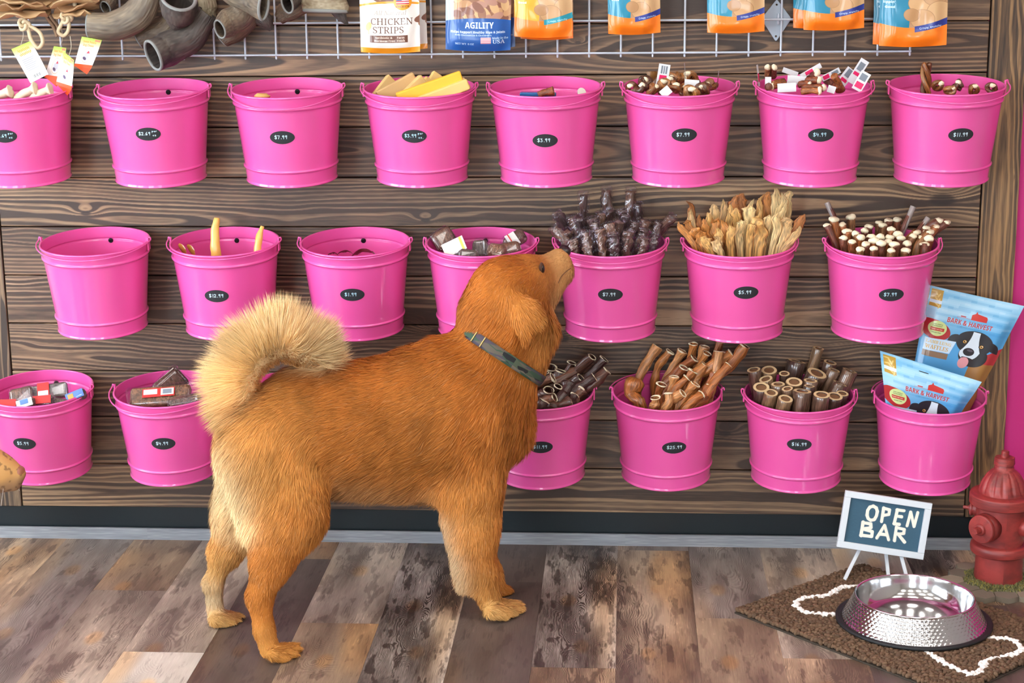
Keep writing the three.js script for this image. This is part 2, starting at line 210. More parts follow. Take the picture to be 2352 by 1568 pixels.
// ---------------------------------------------------------------- pink buckets on the wall
const RIM = 0.1336, FOOT = 0.1103, TALL = 0.22, LEAN = Math.atan((RIM - FOOT) / TALL);
const pinkEnamel = new THREE.MeshPhysicalMaterial({ color: srgb(236, 88, 168), roughness: 0.4, clearcoat: 1, clearcoatRoughness: 0.06 });
const bucketGeo = (() => {
  const line = (y) => lerp(FOOT, RIM, y / TALL), o = []; const add = (r, y) => o.push(new THREE.Vector2(r, y));
  add(0.0001, 0.004); add(FOOT - 0.006, 0.004); add(FOOT - 0.004, 0); add(FOOT - 0.001, 0); add(FOOT, 0.002); add(FOOT - 0.0018, 0.0045); add(line(0.01) - 0.003, 0.008);
  const bead = (y0, h) => { for (let i = 0; i <= 8; i++) { const t = i / 8; add(line(y0 + h * t) - 0.0036 + 0.0036 * Math.sin(Math.PI * t), y0 + h * t); } };
  add(line(0.03) - 0.003, 0.031); bead(0.0335, 0.0085); add(line(0.06) - 0.0036, 0.06); add(line(0.12) - 0.0036, 0.12); add(line(0.18) - 0.0036, 0.18); bead(0.1845, 0.0095); add(line(0.205) - 0.0028, 0.203);
  for (let i = 0; i <= 10; i++) { const a = -Math.PI * 0.45 + i / 10 * Math.PI * 1.35; add(RIM - 0.0027 + 0.0027 * Math.cos(a), TALL - 0.0027 + 0.0027 * Math.sin(a)); }
  add(line(0.205) - 0.0042, 0.203); for (let i = 0; i <= 6; i++) { const t = i / 6; add(line(0.194 - 0.0095 * t) - 0.0042 + 0.003 * Math.sin(Math.PI * t), 0.194 - 0.0095 * t); } add(line(0.1) - 0.0042, 0.1); add(line(0.04) - 0.0042, 0.04); add(line(0.01) - 0.0044, 0.0055); add(0.0001, 0.0055);
  return new THREE.LatheGeometry(o, 72);
})();
// hand-written prices: pen strokes on a 1 x 1.4 cell
const STROKES = { $: [[[0.85, 0.25], [0.5, 0.12], [0.15, 0.3], [0.3, 0.6], [0.75, 0.8], [0.8, 1.1], [0.45, 1.25], [0.1, 1.1]], [[0.5, -0.05], [0.45, 1.42]]], 1: [[[0.5, 0.1], [0.45, 1.3]]], 2: [[[0.15, 0.35], [0.4, 0.1], [0.75, 0.25], [0.7, 0.6], [0.15, 1.25], [0.85, 1.2]]], 3: [[[0.15, 0.2], [0.7, 0.15], [0.45, 0.6], [0.8, 0.85], [0.6, 1.25], [0.15, 1.2]]], 4: [[[0.25, 0.1], [0.15, 0.75], [0.85, 0.7]], [[0.7, 0.3], [0.65, 1.3]]], 5: [[[0.8, 0.12], [0.3, 0.15], [0.25, 0.55], [0.75, 0.7], [0.75, 1.1], [0.2, 1.25]]], 6: [[[0.6, 0.1], [0.2, 0.7], [0.3, 1.25], [0.7, 1.15], [0.65, 0.75], [0.25, 0.85]]], 7: [[[0.1, 0.15], [0.8, 0.15], [0.4, 1.3]]], 9: [[[0.75, 0.35], [0.5, 0.1], [0.2, 0.3], [0.35, 0.65], [0.72, 0.5], [0.75, 0.15], [0.6, 1.3]]], '.': [[[0.35, 1.2], [0.45, 1.25]]], p: [[[0.2, 0.5], [0.2, 1.5]], [[0.2, 0.6], [0.7, 0.55], [0.65, 0.95], [0.2, 0.95]]], e: [[[0.2, 0.8], [0.75, 0.75], [0.5, 0.5], [0.2, 0.8], [0.45, 1.1], [0.8, 1.0]]], r: [[[0.2, 0.55], [0.25, 1.1]], [[0.25, 0.7], [0.7, 0.5]]], o: [[[0.5, 0.5], [0.2, 0.8], [0.5, 1.1], [0.75, 0.8], [0.5, 0.5]]], z: [[[0.2, 0.55], [0.75, 0.55], [0.25, 1.1], [0.8, 1.05]]] };
function write(g, text, x, y, s) { for (const ch of text) { for (const st of STROKES[ch] ?? []) { g.beginPath(); st.forEach(([a, b], i) => g[i ? 'lineTo' : 'moveTo'](x + a * s, y + b * s)); g.stroke(); } x += (ch === '.' ? 0.6 : ch === '1' ? 0.75 : 1.0) * s; } }
const bucketList = [
  // [x, rim y, sticker px, price, unit, handle drop, handle shift, what it is known by]
  [-1.4663, 1.2, [10, 313], '$2.69', 1, 0.010, 0, 'holding pale rawhide bones below the hanging paper tags'],
  [-1.1296, 1.2, [340, 308], '$2.69', 1, 0.012, 0, 'with a $2.69 per oz sticker, empty, under the horns'],
  [-0.808, 1.2, [648, 316], '$7.99', 0, 0.024, 0, 'with a $7.99 sticker, almost empty, in the top row'],
  [-0.4913, 1.2, [951, 313], '$3.99', 2, 0.018, 0, 'with a $3.99 per oz sticker, filled with yellow cheese chews'],
  [-0.1928, 1.2, [1252, 323], '$3.99', 0, 0.020, 0, 'with a $3.99 sticker, a blue packet near its rim'],
  [0.1211, 1.2, [1572, 310], '$7.99', 0, 0.020, 0, 'with a $7.99 sticker, full of knotted chews with paper tags'],
  [0.4317, 1.2, [1886, 310], '$4.99', 0, 0.018, 0.006, 'with a $4.99 sticker, full of sticks with white paper bands'],
  [0.7381, 1.2, [2208, 310], '$11.99', 0, 0.016, 0.012, 'with an $11.99 sticker next to the wooden post'],
  [-1.2978, 0.83, null, '', 0, 0.008, 0, 'without a price sticker, empty, in the middle row'],
  [-0.976, 0.83, [497, 680], '$12.99', 0, 0.004, 0, 'with a $12.99 sticker, amber horn tips standing in it'],
  [-0.6558, 0.83, [809, 677], '$1.99', 0, 0.003, 0, 'with a $1.99 sticker, a few dried brown ears inside'],
  [-0.3501, 0.83, null, '', 0, 0.010, 0, 'half hidden by the dog head, filled with wrapped chews'],
  [-0.039, 0.83, [1402, 677], '$7.99', 0, 0.012, 0, 'that the dog sniffs, full of dark wrapped sticks'],
  [0.2675, 0.83, [1714, 672], '$5.99', 0, 0.008, 0, 'with a $5.99 sticker, full of pale dried fish skins'],
  [0.6032, 0.83, [2048, 677], '$7.99', 0, 0.014, 0.004, 'with a $7.99 sticker, full of brown sticks with cream ends'],
  [-1.4646, 0.458, [55, 1019], '$5.99', 0, 0.010, 0, 'with a $5.99 sticker, small wrapped packets inside'],
  [-1.1383, 0.459, [375, 1019], '$4.99', 0, 0.014, -0.012, 'with a $4.99 sticker, big wrapped bars inside'],
  [-0.829, 0.459, null, '', 0, 0.010, 0, 'behind the curl of the dog tail'],
  [-0.2109, 0.461, [1242, 1027], '$11.99', 0, -0.150, 0, 'with an $11.99 sticker behind the dog chest'],
  [0.0993, 0.461, [1549, 1028], '$25.99', 0, -0.150, 0, 'with a $25.99 sticker, filled with curly brown chews'],
  [0.4186, 0.459, [1836, 1021], '$16.99', 0, 0.014, 0.004, 'with a $16.99 sticker, filled with wrapped hollow bones'],
  [0.7326, 0.457, null, '', 0, -0.150, 0, 'without a sticker, two blue treat pouches standing in it'],
];
const priceTex = canvasTex(1024, 1024, (g) => {
  g.fillStyle = '#22242a'; g.fillRect(0, 0, 1024, 1024); g.lineCap = g.lineJoin = 'round'; let n = 0;
  for (const [, , st, price, unit] of bucketList) { if (st) { const cx = n % 4 * 256, cy = Math.floor(n / 4) * 160; g.strokeStyle = n % 3 ? '#cfe8f2' : '#b9e2f0'; g.lineWidth = 5.5; write(g, price, cx + (unit ? 34 : 52), cy + 52, unit ? 26 : 28); if (unit) { g.lineWidth = 4.5; write(g, 'per', cx + 164, cy + 36, 18); write(g, unit > 1 ? 'oz.' : 'oz', cx + 168, cy + 76, 19); } n++; } }
});
const stickerMat = new THREE.MeshPhysicalMaterial({ map: priceTex, roughness: 0.7 }), screwMat = std(srgb(22, 24, 28), 0.35, { metalness: 0.6 });
const buckets = []; let stickerNo = 0;
for (const [x, y, st, price, unit, drop, shift, known] of bucketList) {
  const u = V(0, Math.cos(LEAN), Math.sin(LEAN)), v = V(0, -Math.sin(LEAN), Math.cos(LEAN));
  const b = thing('pink_bucket', 'glossy pink metal bucket ' + known, 'bucket', V(x, y, 0.0035).addScaledVector(v, RIM).addScaledVector(u, -TALL), 'pink buckets on the plank wall');
  b.rotation.x = LEAN; b.updateMatrixWorld(true); buckets.push(b);
  mesh('body', bucketGeo, pinkEnamel, b);
  for (const s of [-1, 1]) { const ear = mesh('handle_ear', merge([rbox(0.004, 0.022, 0.018, 0.0015, s * (RIM - 0.0005), TALL - 0.012, 0), rbox(0.0035, 0.012, 0.010, 0.0015, s * (RIM - 0.0005), TALL + 0.003, 0)]), pinkEnamel, b); }
  const pts = []; for (let i = 0; i <= 18; i++) { const a = Math.PI * i / 18, up = drop < -0.1; const R1 = RIM + 0.0055; pts.push(up ? V(Math.cos(a) * lerp(R1, RIM - 0.003, Math.sin(a)), TALL + 0.003, -Math.sin(a) * (RIM - 0.003)) : V(Math.cos(a) * R1 + shift * Math.sin(a), TALL + 0.003 - drop * Math.sin(a) ** 1.2 - 0.006 * Math.sin(a), Math.sin(a) * (R1 + 0.001 - Math.abs(shift) * 0.3))); }
  const hook = (s) => [V(s * (RIM - 0.003), TALL + 0.004, 0), V(s * (RIM + 0.004), TALL + 0.009, 0)];
  mesh('handle', wire([hook(1)[0], hook(1)[1], ...pts, hook(-1)[1], hook(-1)[0]], 0.0017, 64, 8), pinkEnamel, b);
  mesh('screw', merge([new THREE.SphereGeometry(0.0065, 14, 8, 0, Math.PI * 2, 0, Math.PI / 2).scale(1, 0.55, 1).rotateX(Math.PI / 2).translate(0, 0.185, -RIM + 0.0078), new THREE.TorusGeometry(0.0035, 0.001, 6, 14).translate(0, 0.185, -RIM + 0.0112)]), screwMat, b);
  if (st) {                                              // oval price sticker, bent round the bucket
    let a = 0, h = 0.13; const at = (aa, hh) => { const r = lerp(FOOT, RIM, hh / TALL) - 0.0026; return V(Math.sin(aa) * r, hh, Math.cos(aa) * r); };
    for (let i = 0; i < 12; i++) { const f = (aa, hh) => toPx(b.localToWorld(at(aa, hh))), p = f(a, h), pa = f(a + 0.01, h), ph = f(a, h + 0.001); const [j11, j21, j12, j22] = [(pa[0] - p[0]) / 0.01, (pa[1] - p[1]) / 0.01, (ph[0] - p[0]) / 0.001, (ph[1] - p[1]) / 0.001], ex = st[0] - p[0], ey = st[1] - p[1], D = j11 * j22 - j12 * j21; a += clamp((ex * j22 - ey * j12) / D, -0.3, 0.3); h += clamp((ey * j11 - ex * j21) / D, -0.03, 0.03); }
    const n = stickerNo++, g = gridGeo(28, 5, (i, j) => { const t = i * Math.PI * 2, hh = h + Math.sin(t) * 0.0158 * j, r = lerp(FOOT, RIM, hh / TALL) - 0.0026; return at(a + Math.cos(t) * 0.0295 * j / r, hh); });
    const uv = g.attributes.uv; for (let k = 0; k < uv.count; k++) { const t = uv.getX(k) * Math.PI * 2, j = uv.getY(k); uv.setXY(k, (n % 4 * 256 + 128 + Math.cos(t) * j * 122) / 1024, 1 - (Math.floor(n / 4) * 160 + 75 - Math.sin(t) * j * 66) / 1024); }
    const ix = g.index.array; for (let k = 0; k < ix.length; k += 3) { const q = ix[k + 1]; ix[k + 1] = ix[k + 2]; ix[k + 2] = q; } g.computeVertexNormals();
    const s = mesh('price_sticker', g, stickerMat, b); s.userData.label = 'black oval price sticker, hand-lettered ' + price;
  }
}
// ---------------------------------------------------------------- dogs: a body is one surface meshed from a field of tapered capsules
function surfaceNet(min, max, cell, f) {
  const nx = Math.ceil((max.x - min.x) / cell) + 1, ny = Math.ceil((max.y - min.y) / cell) + 1, nz = Math.ceil((max.z - min.z) / cell) + 1, F = new Float32Array(nx * ny * nz);
  for (let k = 0, i = 0; k < nz; k++) for (let j = 0; j < ny; j++) for (let a = 0; a < nx; a++, i++) F[i] = f(min.x + a * cell, min.y + j * cell, min.z + k * cell);
  const id = new Int32Array(nx * ny * nz).fill(-1), pos = [], ix = [], off = [0, 1, nx, nx + 1, nx * ny, nx * ny + 1, nx * ny + nx, nx * ny + nx + 1];
  const E = [[0, 1], [2, 3], [4, 5], [6, 7], [0, 2], [1, 3], [4, 6], [5, 7], [0, 4], [1, 5], [2, 6], [3, 7]];
  for (let k = 0; k < nz - 1; k++) for (let j = 0; j < ny - 1; j++) for (let a = 0; a < nx - 1; a++) {
    const o = (k * ny + j) * nx + a; let m = 0; for (let c = 0; c < 8; c++) if (F[o + off[c]] < 0) m |= 1 << c; if (m === 0 || m === 255) continue;
    let x = 0, y = 0, z = 0, n = 0;
    for (const [p, q] of E) { const fp = F[o + off[p]], fq = F[o + off[q]]; if ((fp < 0) === (fq < 0)) continue; const t = fp / (fp - fq); x += lerp(p & 1, q & 1, t); y += lerp(p >> 1 & 1, q >> 1 & 1, t); z += lerp(p >> 2 & 1, q >> 2 & 1, t); n++; }
    id[o] = pos.length / 3; pos.push(min.x + (a + x / n) * cell, min.y + (j + y / n) * cell, min.z + (k + z / n) * cell);
  }
  const quad = (a, b, c, d, flip) => { if (a < 0 || b < 0 || c < 0 || d < 0) return; flip ? ix.push(a, c, b, a, d, c) : ix.push(a, b, c, a, c, d); };
  for (let k = 1; k < nz - 1; k++) for (let j = 1; j < ny - 1; j++) for (let a = 1; a < nx - 1; a++) {
    const o = (k * ny + j) * nx + a, s = F[o] < 0;
    if (s !== F[o + 1] < 0) quad(id[o], id[o - nx], id[o - nx - nx * ny], id[o - nx * ny], s);
    if (s !== F[o + nx] < 0) quad(id[o], id[o - nx * ny], id[o - nx * ny - 1], id[o - 1], s);
    if (s !== F[o + nx * ny] < 0) quad(id[o], id[o - 1], id[o - 1 - nx], id[o - nx], s);
  }
  const g = new THREE.BufferGeometry(); g.setAttribute('position', new THREE.Float32BufferAttribute(pos, 3)); g.setIndex(ix); g.computeVertexNormals();
  const p0 = g.attributes.position, n0 = g.attributes.normal; let vote = 0; for (let i = 0; i < p0.count; i += 97) { const e = 0.004; vote += f(p0.getX(i) + n0.getX(i) * e, p0.getY(i) + n0.getY(i) * e, p0.getZ(i) + n0.getZ(i) * e) > 0 ? 1 : -1; }
  if (vote < 0) { for (let i = 0; i < ix.length; i += 3) { const t = ix[i]; ix[i] = ix[i + 1]; ix[i + 1] = t; } g.setIndex(ix); g.computeVertexNormals(); }
  return g;
}
// a bone: tapered capsule from a to b; k squeezes it sideways (z)
function bone(p, x, y, z) {
  const k = p.k; z /= k; const az = p.a.z / k, bx = p.b.x - p.a.x, by = p.b.y - p.a.y, bz = (p.b.z - p.a.z) / k, qx = x - p.a.x, qy = y - p.a.y, qz = z - az;
  const t = clamp((qx * bx + qy * by + qz * bz) / (bx * bx + by * by + bz * bz + 1e-9)), dx = qx - bx * t, dy = qy - by * t, dz = qz - bz * t;
  return (Math.sqrt(dx * dx + dy * dy + dz * dz) - lerp(p.ra, p.rb, t)) * (k < 1 ? lerp(k, 1, 0.5) : 1);
}
function fieldOf(bones) { return (x, y, z) => { let d = 1e9; for (const p of bones) { const e = bone(p, x, y, z); if (e > d + 0.12) continue; if (d > 1e8) { d = e; continue; } const h = clamp(0.5 + 0.5 * (d - e) / p.s); d = lerp(d, e, h) - p.s * h * (1 - h); } return d; }; }

const DOG_TURN = 22.2 * Math.PI / 180, DOG_AT = V(-0.562, 0, 0.5295), dogN = V(Math.sin(DOG_TURN), 0, Math.cos(DOG_TURN)), dogH = V(Math.cos(DOG_TURN), 0, -Math.sin(DOG_TURN));
// photo pixel on the dog's own lengthwise plane (l metres towards the shop from its middle) -> dog coordinates
function D(px, py, l = 0) { const r = rayOf(px, py), c = camera.position.clone().sub(DOG_AT), t = (l - c.dot(dogN)) / r.dot(dogN); c.addScaledVector(r, t); return V(c.dot(dogH), c.y, l); }
const COAT = { back: srgb(182, 104, 38), side: srgb(194, 121, 54), belly: srgb(198, 150, 102), cream: srgb(244, 214, 162), gold: srgb(206, 142, 72), paw: srgb(222, 170, 102), head: srgb(188, 112, 46), muzzle: srgb(210, 160, 102), dark: srgb(152, 80, 26), pale: srgb(236, 206, 164) };
const dogBones = [];
const B = (a, ra, b, rb, o = {}) => dogBones.push({ a, b, ra, rb, k: 1, s: 0.045, len: 0.024, c: COAT.side, flow: null, lift: 0.28, ...o });
const BACK = V(-1, -0.28, 0), DOWN = V(-0.25, -1, 0);
B(D(595, 1000), 0.078, D(665, 985), 0.104, { k: 0.92, c: COAT.gold, flow: BACK, len: 0.026 });
B(D(665, 985), 0.104, D(800, 985), 0.122, { k: 0.82, c: COAT.side, flow: BACK });
B(D(800, 985), 0.122, D(920, 982), 0.138, { k: 0.78, c: COAT.side, flow: BACK });
B(D(920, 982), 0.138, D(1020, 962), 0.158, { k: 0.74, c: COAT.side, flow: BACK });
B(D(1020, 962), 0.158, D(1092, 950), 0.122, { k: 0.78, c: COAT.side, flow: V(-0.8, -0.6, 0), len: 0.026 });
B(D(700, 905), 0.055, D(930, 888), 0.06, { k: 0.9, c: COAT.back, flow: BACK });
B(D(930, 888), 0.06, D(1052, 826), 0.058, { k: 1, c: COAT.back, flow: BACK, len: 0.03 });
B(D(790, 1062), 0.07, D(990, 1070), 0.07, { k: 0.95, c: COAT.belly, flow: V(-0.35, -1, 0), len: 0.034 });
B(D(1092, 950), 0.122, D(1150, 985), 0.07, { k: 0.85, c: COAT.side, flow: V(-0.3, -1, 0), len: 0.03 });
B(D(1085, 905), 0.112, D(1140, 822), 0.086, { k: 0.84, c: COAT.back, flow: V(-0.9, -0.7, 0), len: 0.03 });
B(D(1150, 905), 0.06, D(1180, 850), 0.055, { k: 1, c: COAT.side, flow: DOWN, len: 0.026 });
B(D(1140, 822), 0.084, D(1150, 735, -0.005), 0.084, { k: 0.9, c: COAT.head, flow: V(-0.8, -0.8, 0), len: 0.03, s: 0.035 });
B(D(1140, 715, -0.005), 0.074, D(1165, 672, -0.01), 0.078, { k: 0.95, c: COAT.head, flow: V(-0.9, -0.45, 0), len: 0.016 });
B(D(1165, 672, -0.01), 0.078, D(1210, 642, -0.02), 0.056, { k: 0.98, c: COAT.head, flow: V(-0.9, -0.45, 0), len: 0.01, lift: 0.2, s: 0.03 });
B(D(1215, 648, -0.022), 0.05, D(1284, 600, -0.06), 0.0295, { k: 0.95, c: COAT.muzzle, flow: V(-1, -0.7, 0), len: 0.009, lift: 0.26, s: 0.025 });
B(D(1246, 678, -0.025), 0.036, D(1288, 626, -0.06), 0.0285, { k: 1, c: COAT.muzzle, flow: V(-0.7, -1, 0), len: 0.013, lift: 0.3, s: 0.02 });
B(D(1205, 712, 0.012), 0.05, D(1225, 760, 0.0), 0.05, { k: 1, c: COAT.side, flow: V(-0.35, -1, 0), len: 0.022, s: 0.03 });
B(D(1225, 760, 0), 0.048, D(1195, 815, 0), 0.06, { k: 1, c: COAT.gold, flow: V(-0.35, -1, 0), len: 0.028, s: 0.03 });
// near ear
B(D(1176, 684, 0.068), 0.024, D(1216, 722, 0.094), 0.029, { k: 0.5, c: COAT.side, flow: V(0.7, -0.8, 0), len: 0.014, s: 0.008 });
B(D(1216, 722, 0.094), 0.028, D(1243, 737, 0.1), 0.012, { k: 0.5, c: COAT.gold, flow: V(0.8, -0.5, 0), len: 0.010, s: 0.012 });
B(D(1206, 732, 0.092), 0.028, D(1204, 772, 0.09), 0.012, { k: 0.5, c: COAT.side, flow: V(0, -1, 0.1), len: 0.024, s: 0.014 });
// near hind leg
B(D(625, 1035, 0.05), 0.092, D(662, 1180, 0.088), 0.066, { k: 0.8, c: COAT.gold, flow: V(-0.5, -1, 0), len: 0.024 });
B(D(575, 1060, 0.04), 0.062, D(590, 1190, 0.075), 0.04, { k: 0.85, c: COAT.cream, flow: V(-0.7, -1, 0), len: 0.034 });
B(D(690, 1130, 0.07), 0.05, D(690, 1200, 0.09), 0.045, { k: 0.8, c: COAT.side, flow: DOWN, len: 0.018 });
B(D(662, 1180, 0.088), 0.064, D(628, 1285, 0.098), 0.046, { k: 0.85, c: COAT.side, flow: DOWN, len: 0.015 });
B(D(628, 1285, 0.098), 0.041, D(597, 1368, 0.106), 0.0265, { k: 0.85, c: COAT.side, flow: DOWN, len: 0.012, s: 0.03 });
B(D(595, 1372, 0.106), 0.0255, D(606, 1445, 0.112), 0.0205, { k: 0.9, c: COAT.side, flow: V(0, -1, 0), len: 0.010, s: 0.02 });
B(D(606, 1445, 0.112), 0.0205, D(620, 1492, 0.117), 0.0225, { k: 1, c: COAT.gold, flow: V(0.3, -1, 0), len: 0.009, s: 0.02 });
for (const [tx, ty, tl, ex, ey] of [[640, 1499, 0.145, 676, 1504], [645, 1495, 0.122, 683, 1494], [645, 1490, 0.1, 680, 1486], [625, 1503, 0.16, 655, 1512]]) B(D(tx, ty, tl), 0.0145, D(ex, ey, tl), 0.011, { c: COAT.gold, flow: V(1, -0.6, 0), len: 0.011, s: 0.005 });
// far hind leg
B(D(590, 1035, -0.05), 0.085, D(565, 1175, -0.075), 0.062, { k: 0.8, c: COAT.cream, flow: V(-0.6, -1, 0), len: 0.032 });
B(D(565, 1175, -0.075), 0.058, D(520, 1265, -0.09), 0.034, { k: 0.85, c: COAT.gold, flow: V(-0.4, -1, 0), len: 0.02 });
B(D(520, 1265, -0.09), 0.031, D(490, 1335, -0.102), 0.0205, { k: 0.9, c: COAT.paw, flow: DOWN, len: 0.013, s: 0.025 });
B(D(489, 1338, -0.102), 0.02, D(494, 1405, -0.112), 0.0185, { k: 0.95, c: COAT.pale, flow: V(0, -1, 0), len: 0.012, s: 0.02 });
for (const [tx, ty, tl, ex, ey] of [[500, 1418, -0.098, 545, 1430], [502, 1414, -0.12, 550, 1420], [497, 1424, -0.084, 530, 1436]]) B(D(tx, ty, tl), 0.017, D(ex, ey, tl), 0.013, { c: COAT.paw, flow: V(1, -0.5, 0), len: 0.012, s: 0.012 });
// near foreleg
B(D(1085, 990, 0.04), 0.086, D(1082, 1120, 0.066), 0.064, { k: 0.72, c: COAT.side, flow: V(-0.35, -1, 0), len: 0.022 });
B(D(1082, 1120, 0.066), 0.062, D(1092, 1215, 0.07), 0.046, { k: 0.72, c: COAT.gold, flow: V(-0.25, -1, 0), len: 0.016 });
B(D(1092, 1215, 0.07), 0.046, D(1104, 1310, 0.068), 0.032, { k: 0.75, c: COAT.side, flow: V(-0.2, -1, 0), len: 0.016 });
B(D(1104, 1310, 0.068), 0.032, D(1124, 1375, 0.066), 0.027, { k: 0.85, c: COAT.gold, flow: V(-0.3, -1, 0), len: 0.016, s: 0.03 });
B(D(1052, 1190, 0.06), 0.030, D(1072, 1330, 0.064), 0.022, { k: 0.7, c: COAT.pale, flow: V(-0.8, -1, 0), len: 0.024, s: 0.03 });
for (const [tx, ty, tl, ex, ey] of [[1135, 1398, 0.092, 1176, 1407], [1140, 1394, 0.07, 1194, 1400], [1140, 1390, 0.048, 1192, 1392], [1130, 1402, 0.105, 1158, 1414]]) B(D(tx, ty, tl), 0.018, D(ex, ey, tl), 0.012, { c: COAT.paw, flow: V(1, -0.45, 0), len: 0.015, s: 0.007 });
// far foreleg
B(D(1085, 990, -0.05), 0.085, D(1070, 1120, -0.066), 0.06, { k: 0.75, c: COAT.side, flow: DOWN, len: 0.02 });
B(D(1070, 1120, -0.066), 0.06, D(1085, 1225, -0.066), 0.044, { k: 0.8, c: COAT.belly, flow: DOWN, len: 0.016 });
B(D(1085, 1225, -0.066), 0.044, D(1115, 1325, -0.064), 0.031, { k: 0.85, c: COAT.gold, flow: DOWN, len: 0.014 });
B(D(1115, 1325, -0.064), 0.030, D(1128, 1350, -0.064), 0.028, { k: 1, c: COAT.gold, flow: DOWN, len: 0.012 });
for (const [tx, ty, tl, ex, ey] of [[1130, 1355, -0.05, 1166, 1360], [1130, 1353, -0.075, 1165, 1356]]) B(D(tx, ty, tl), 0.019, D(ex, ey, tl), 0.014, { c: COAT.side, flow: V(1, -0.35, 0), len: 0.011, s: 0.012 });
// tail, curled over the back
const tailLine = [D(572, 985, 0), D(551, 930, 0), D(552, 870, 0.004), D(585, 812, 0.008), D(645, 783, 0.01), D(712, 803, 0.008), D(760, 842, 0.0)], tailR = [0.036, 0.032, 0.030, 0.032, 0.034, 0.031, 0.014];
for (let i = 0; i < 6; i++) B(tailLine[i], tailR[i], tailLine[i + 1], tailR[i + 1], { c: i < 1 ? COAT.paw : COAT.cream, len: i < 1 ? 0.045 : i > 4 ? 0.045 : 0.062, tail: true, s: 0.025, lift: 0.62 });

const dogField = fieldOf(dogBones);
const dog = thing('dog', 'golden-brown fluffy dog with curled tail and camouflage collar sniffing a bucket', 'dog', DOG_AT); dog.rotation.y = DOG_TURN; dog.updateMatrixWorld(true);
const dogSkin = surfaceNet(V(-0.62, -0.02, -0.22), V(0.62, 0.98, 0.24), 0.0068, (x, y, z) => Math.max(dogField(x, y, z) + (y > 0.05 ? 0.004 * fbm(x * 22, y * 16, z * 22, 2) : 0), 0.001 - y));
const tailMid = D(645, 880, 0.004);
function coatAt(x, y, z) {                               // colour, hair length, flow and lift, blended from the bones near by
  let w = 0, r = 0, g = 0, b = 0, len = 0, lift = 0, near = 1e9, best = null; const fl = V(0, 0, 0);
  for (const p of dogBones) { const d = bone(p, x, y, z); if (d < near) { near = d; best = p; } if (d > 0.06) continue; const k = Math.exp(-Math.max(d, -0.02) / 0.009); w += k; r += p.c.r * k; g += p.c.g * k; b += p.c.b * k; len += p.len * k; lift += p.lift * k;
    if (p.tail) fl.add(V(x - tailMid.x, y - tailMid.y, (z - tailMid.z) * 0.8).normalize().multiplyScalar(k)); else fl.addScaledVector(p.flow, k / p.flow.length()); }
  return { c: new THREE.Color(r / w, g / w, b / w), len: len / w, lift: lift / w, flow: fl.normalize(), best, near };
}
const coatNoise = (x, y, z) => 1 + 0.42 * fbm(x * 10, y * 10, z * 10 + 5, 3) + 0.16 * noise(x * 60, y * 26, z * 60);
paint(dogSkin, (q) => { const k = coatAt(q.x, q.y, q.z); return k.c.multiplyScalar(0.9 * coatNoise(q.x, q.y, q.z)); });
const furMat = new THREE.MeshPhysicalMaterial({ vertexColors: true, roughness: 0.62, specularIntensity: 0.35, side: THREE.DoubleSide });
mesh('body', dogSkin, new THREE.MeshPhysicalMaterial({ vertexColors: true, roughness: 0.9, specularIntensity: 0.1 }), dog);
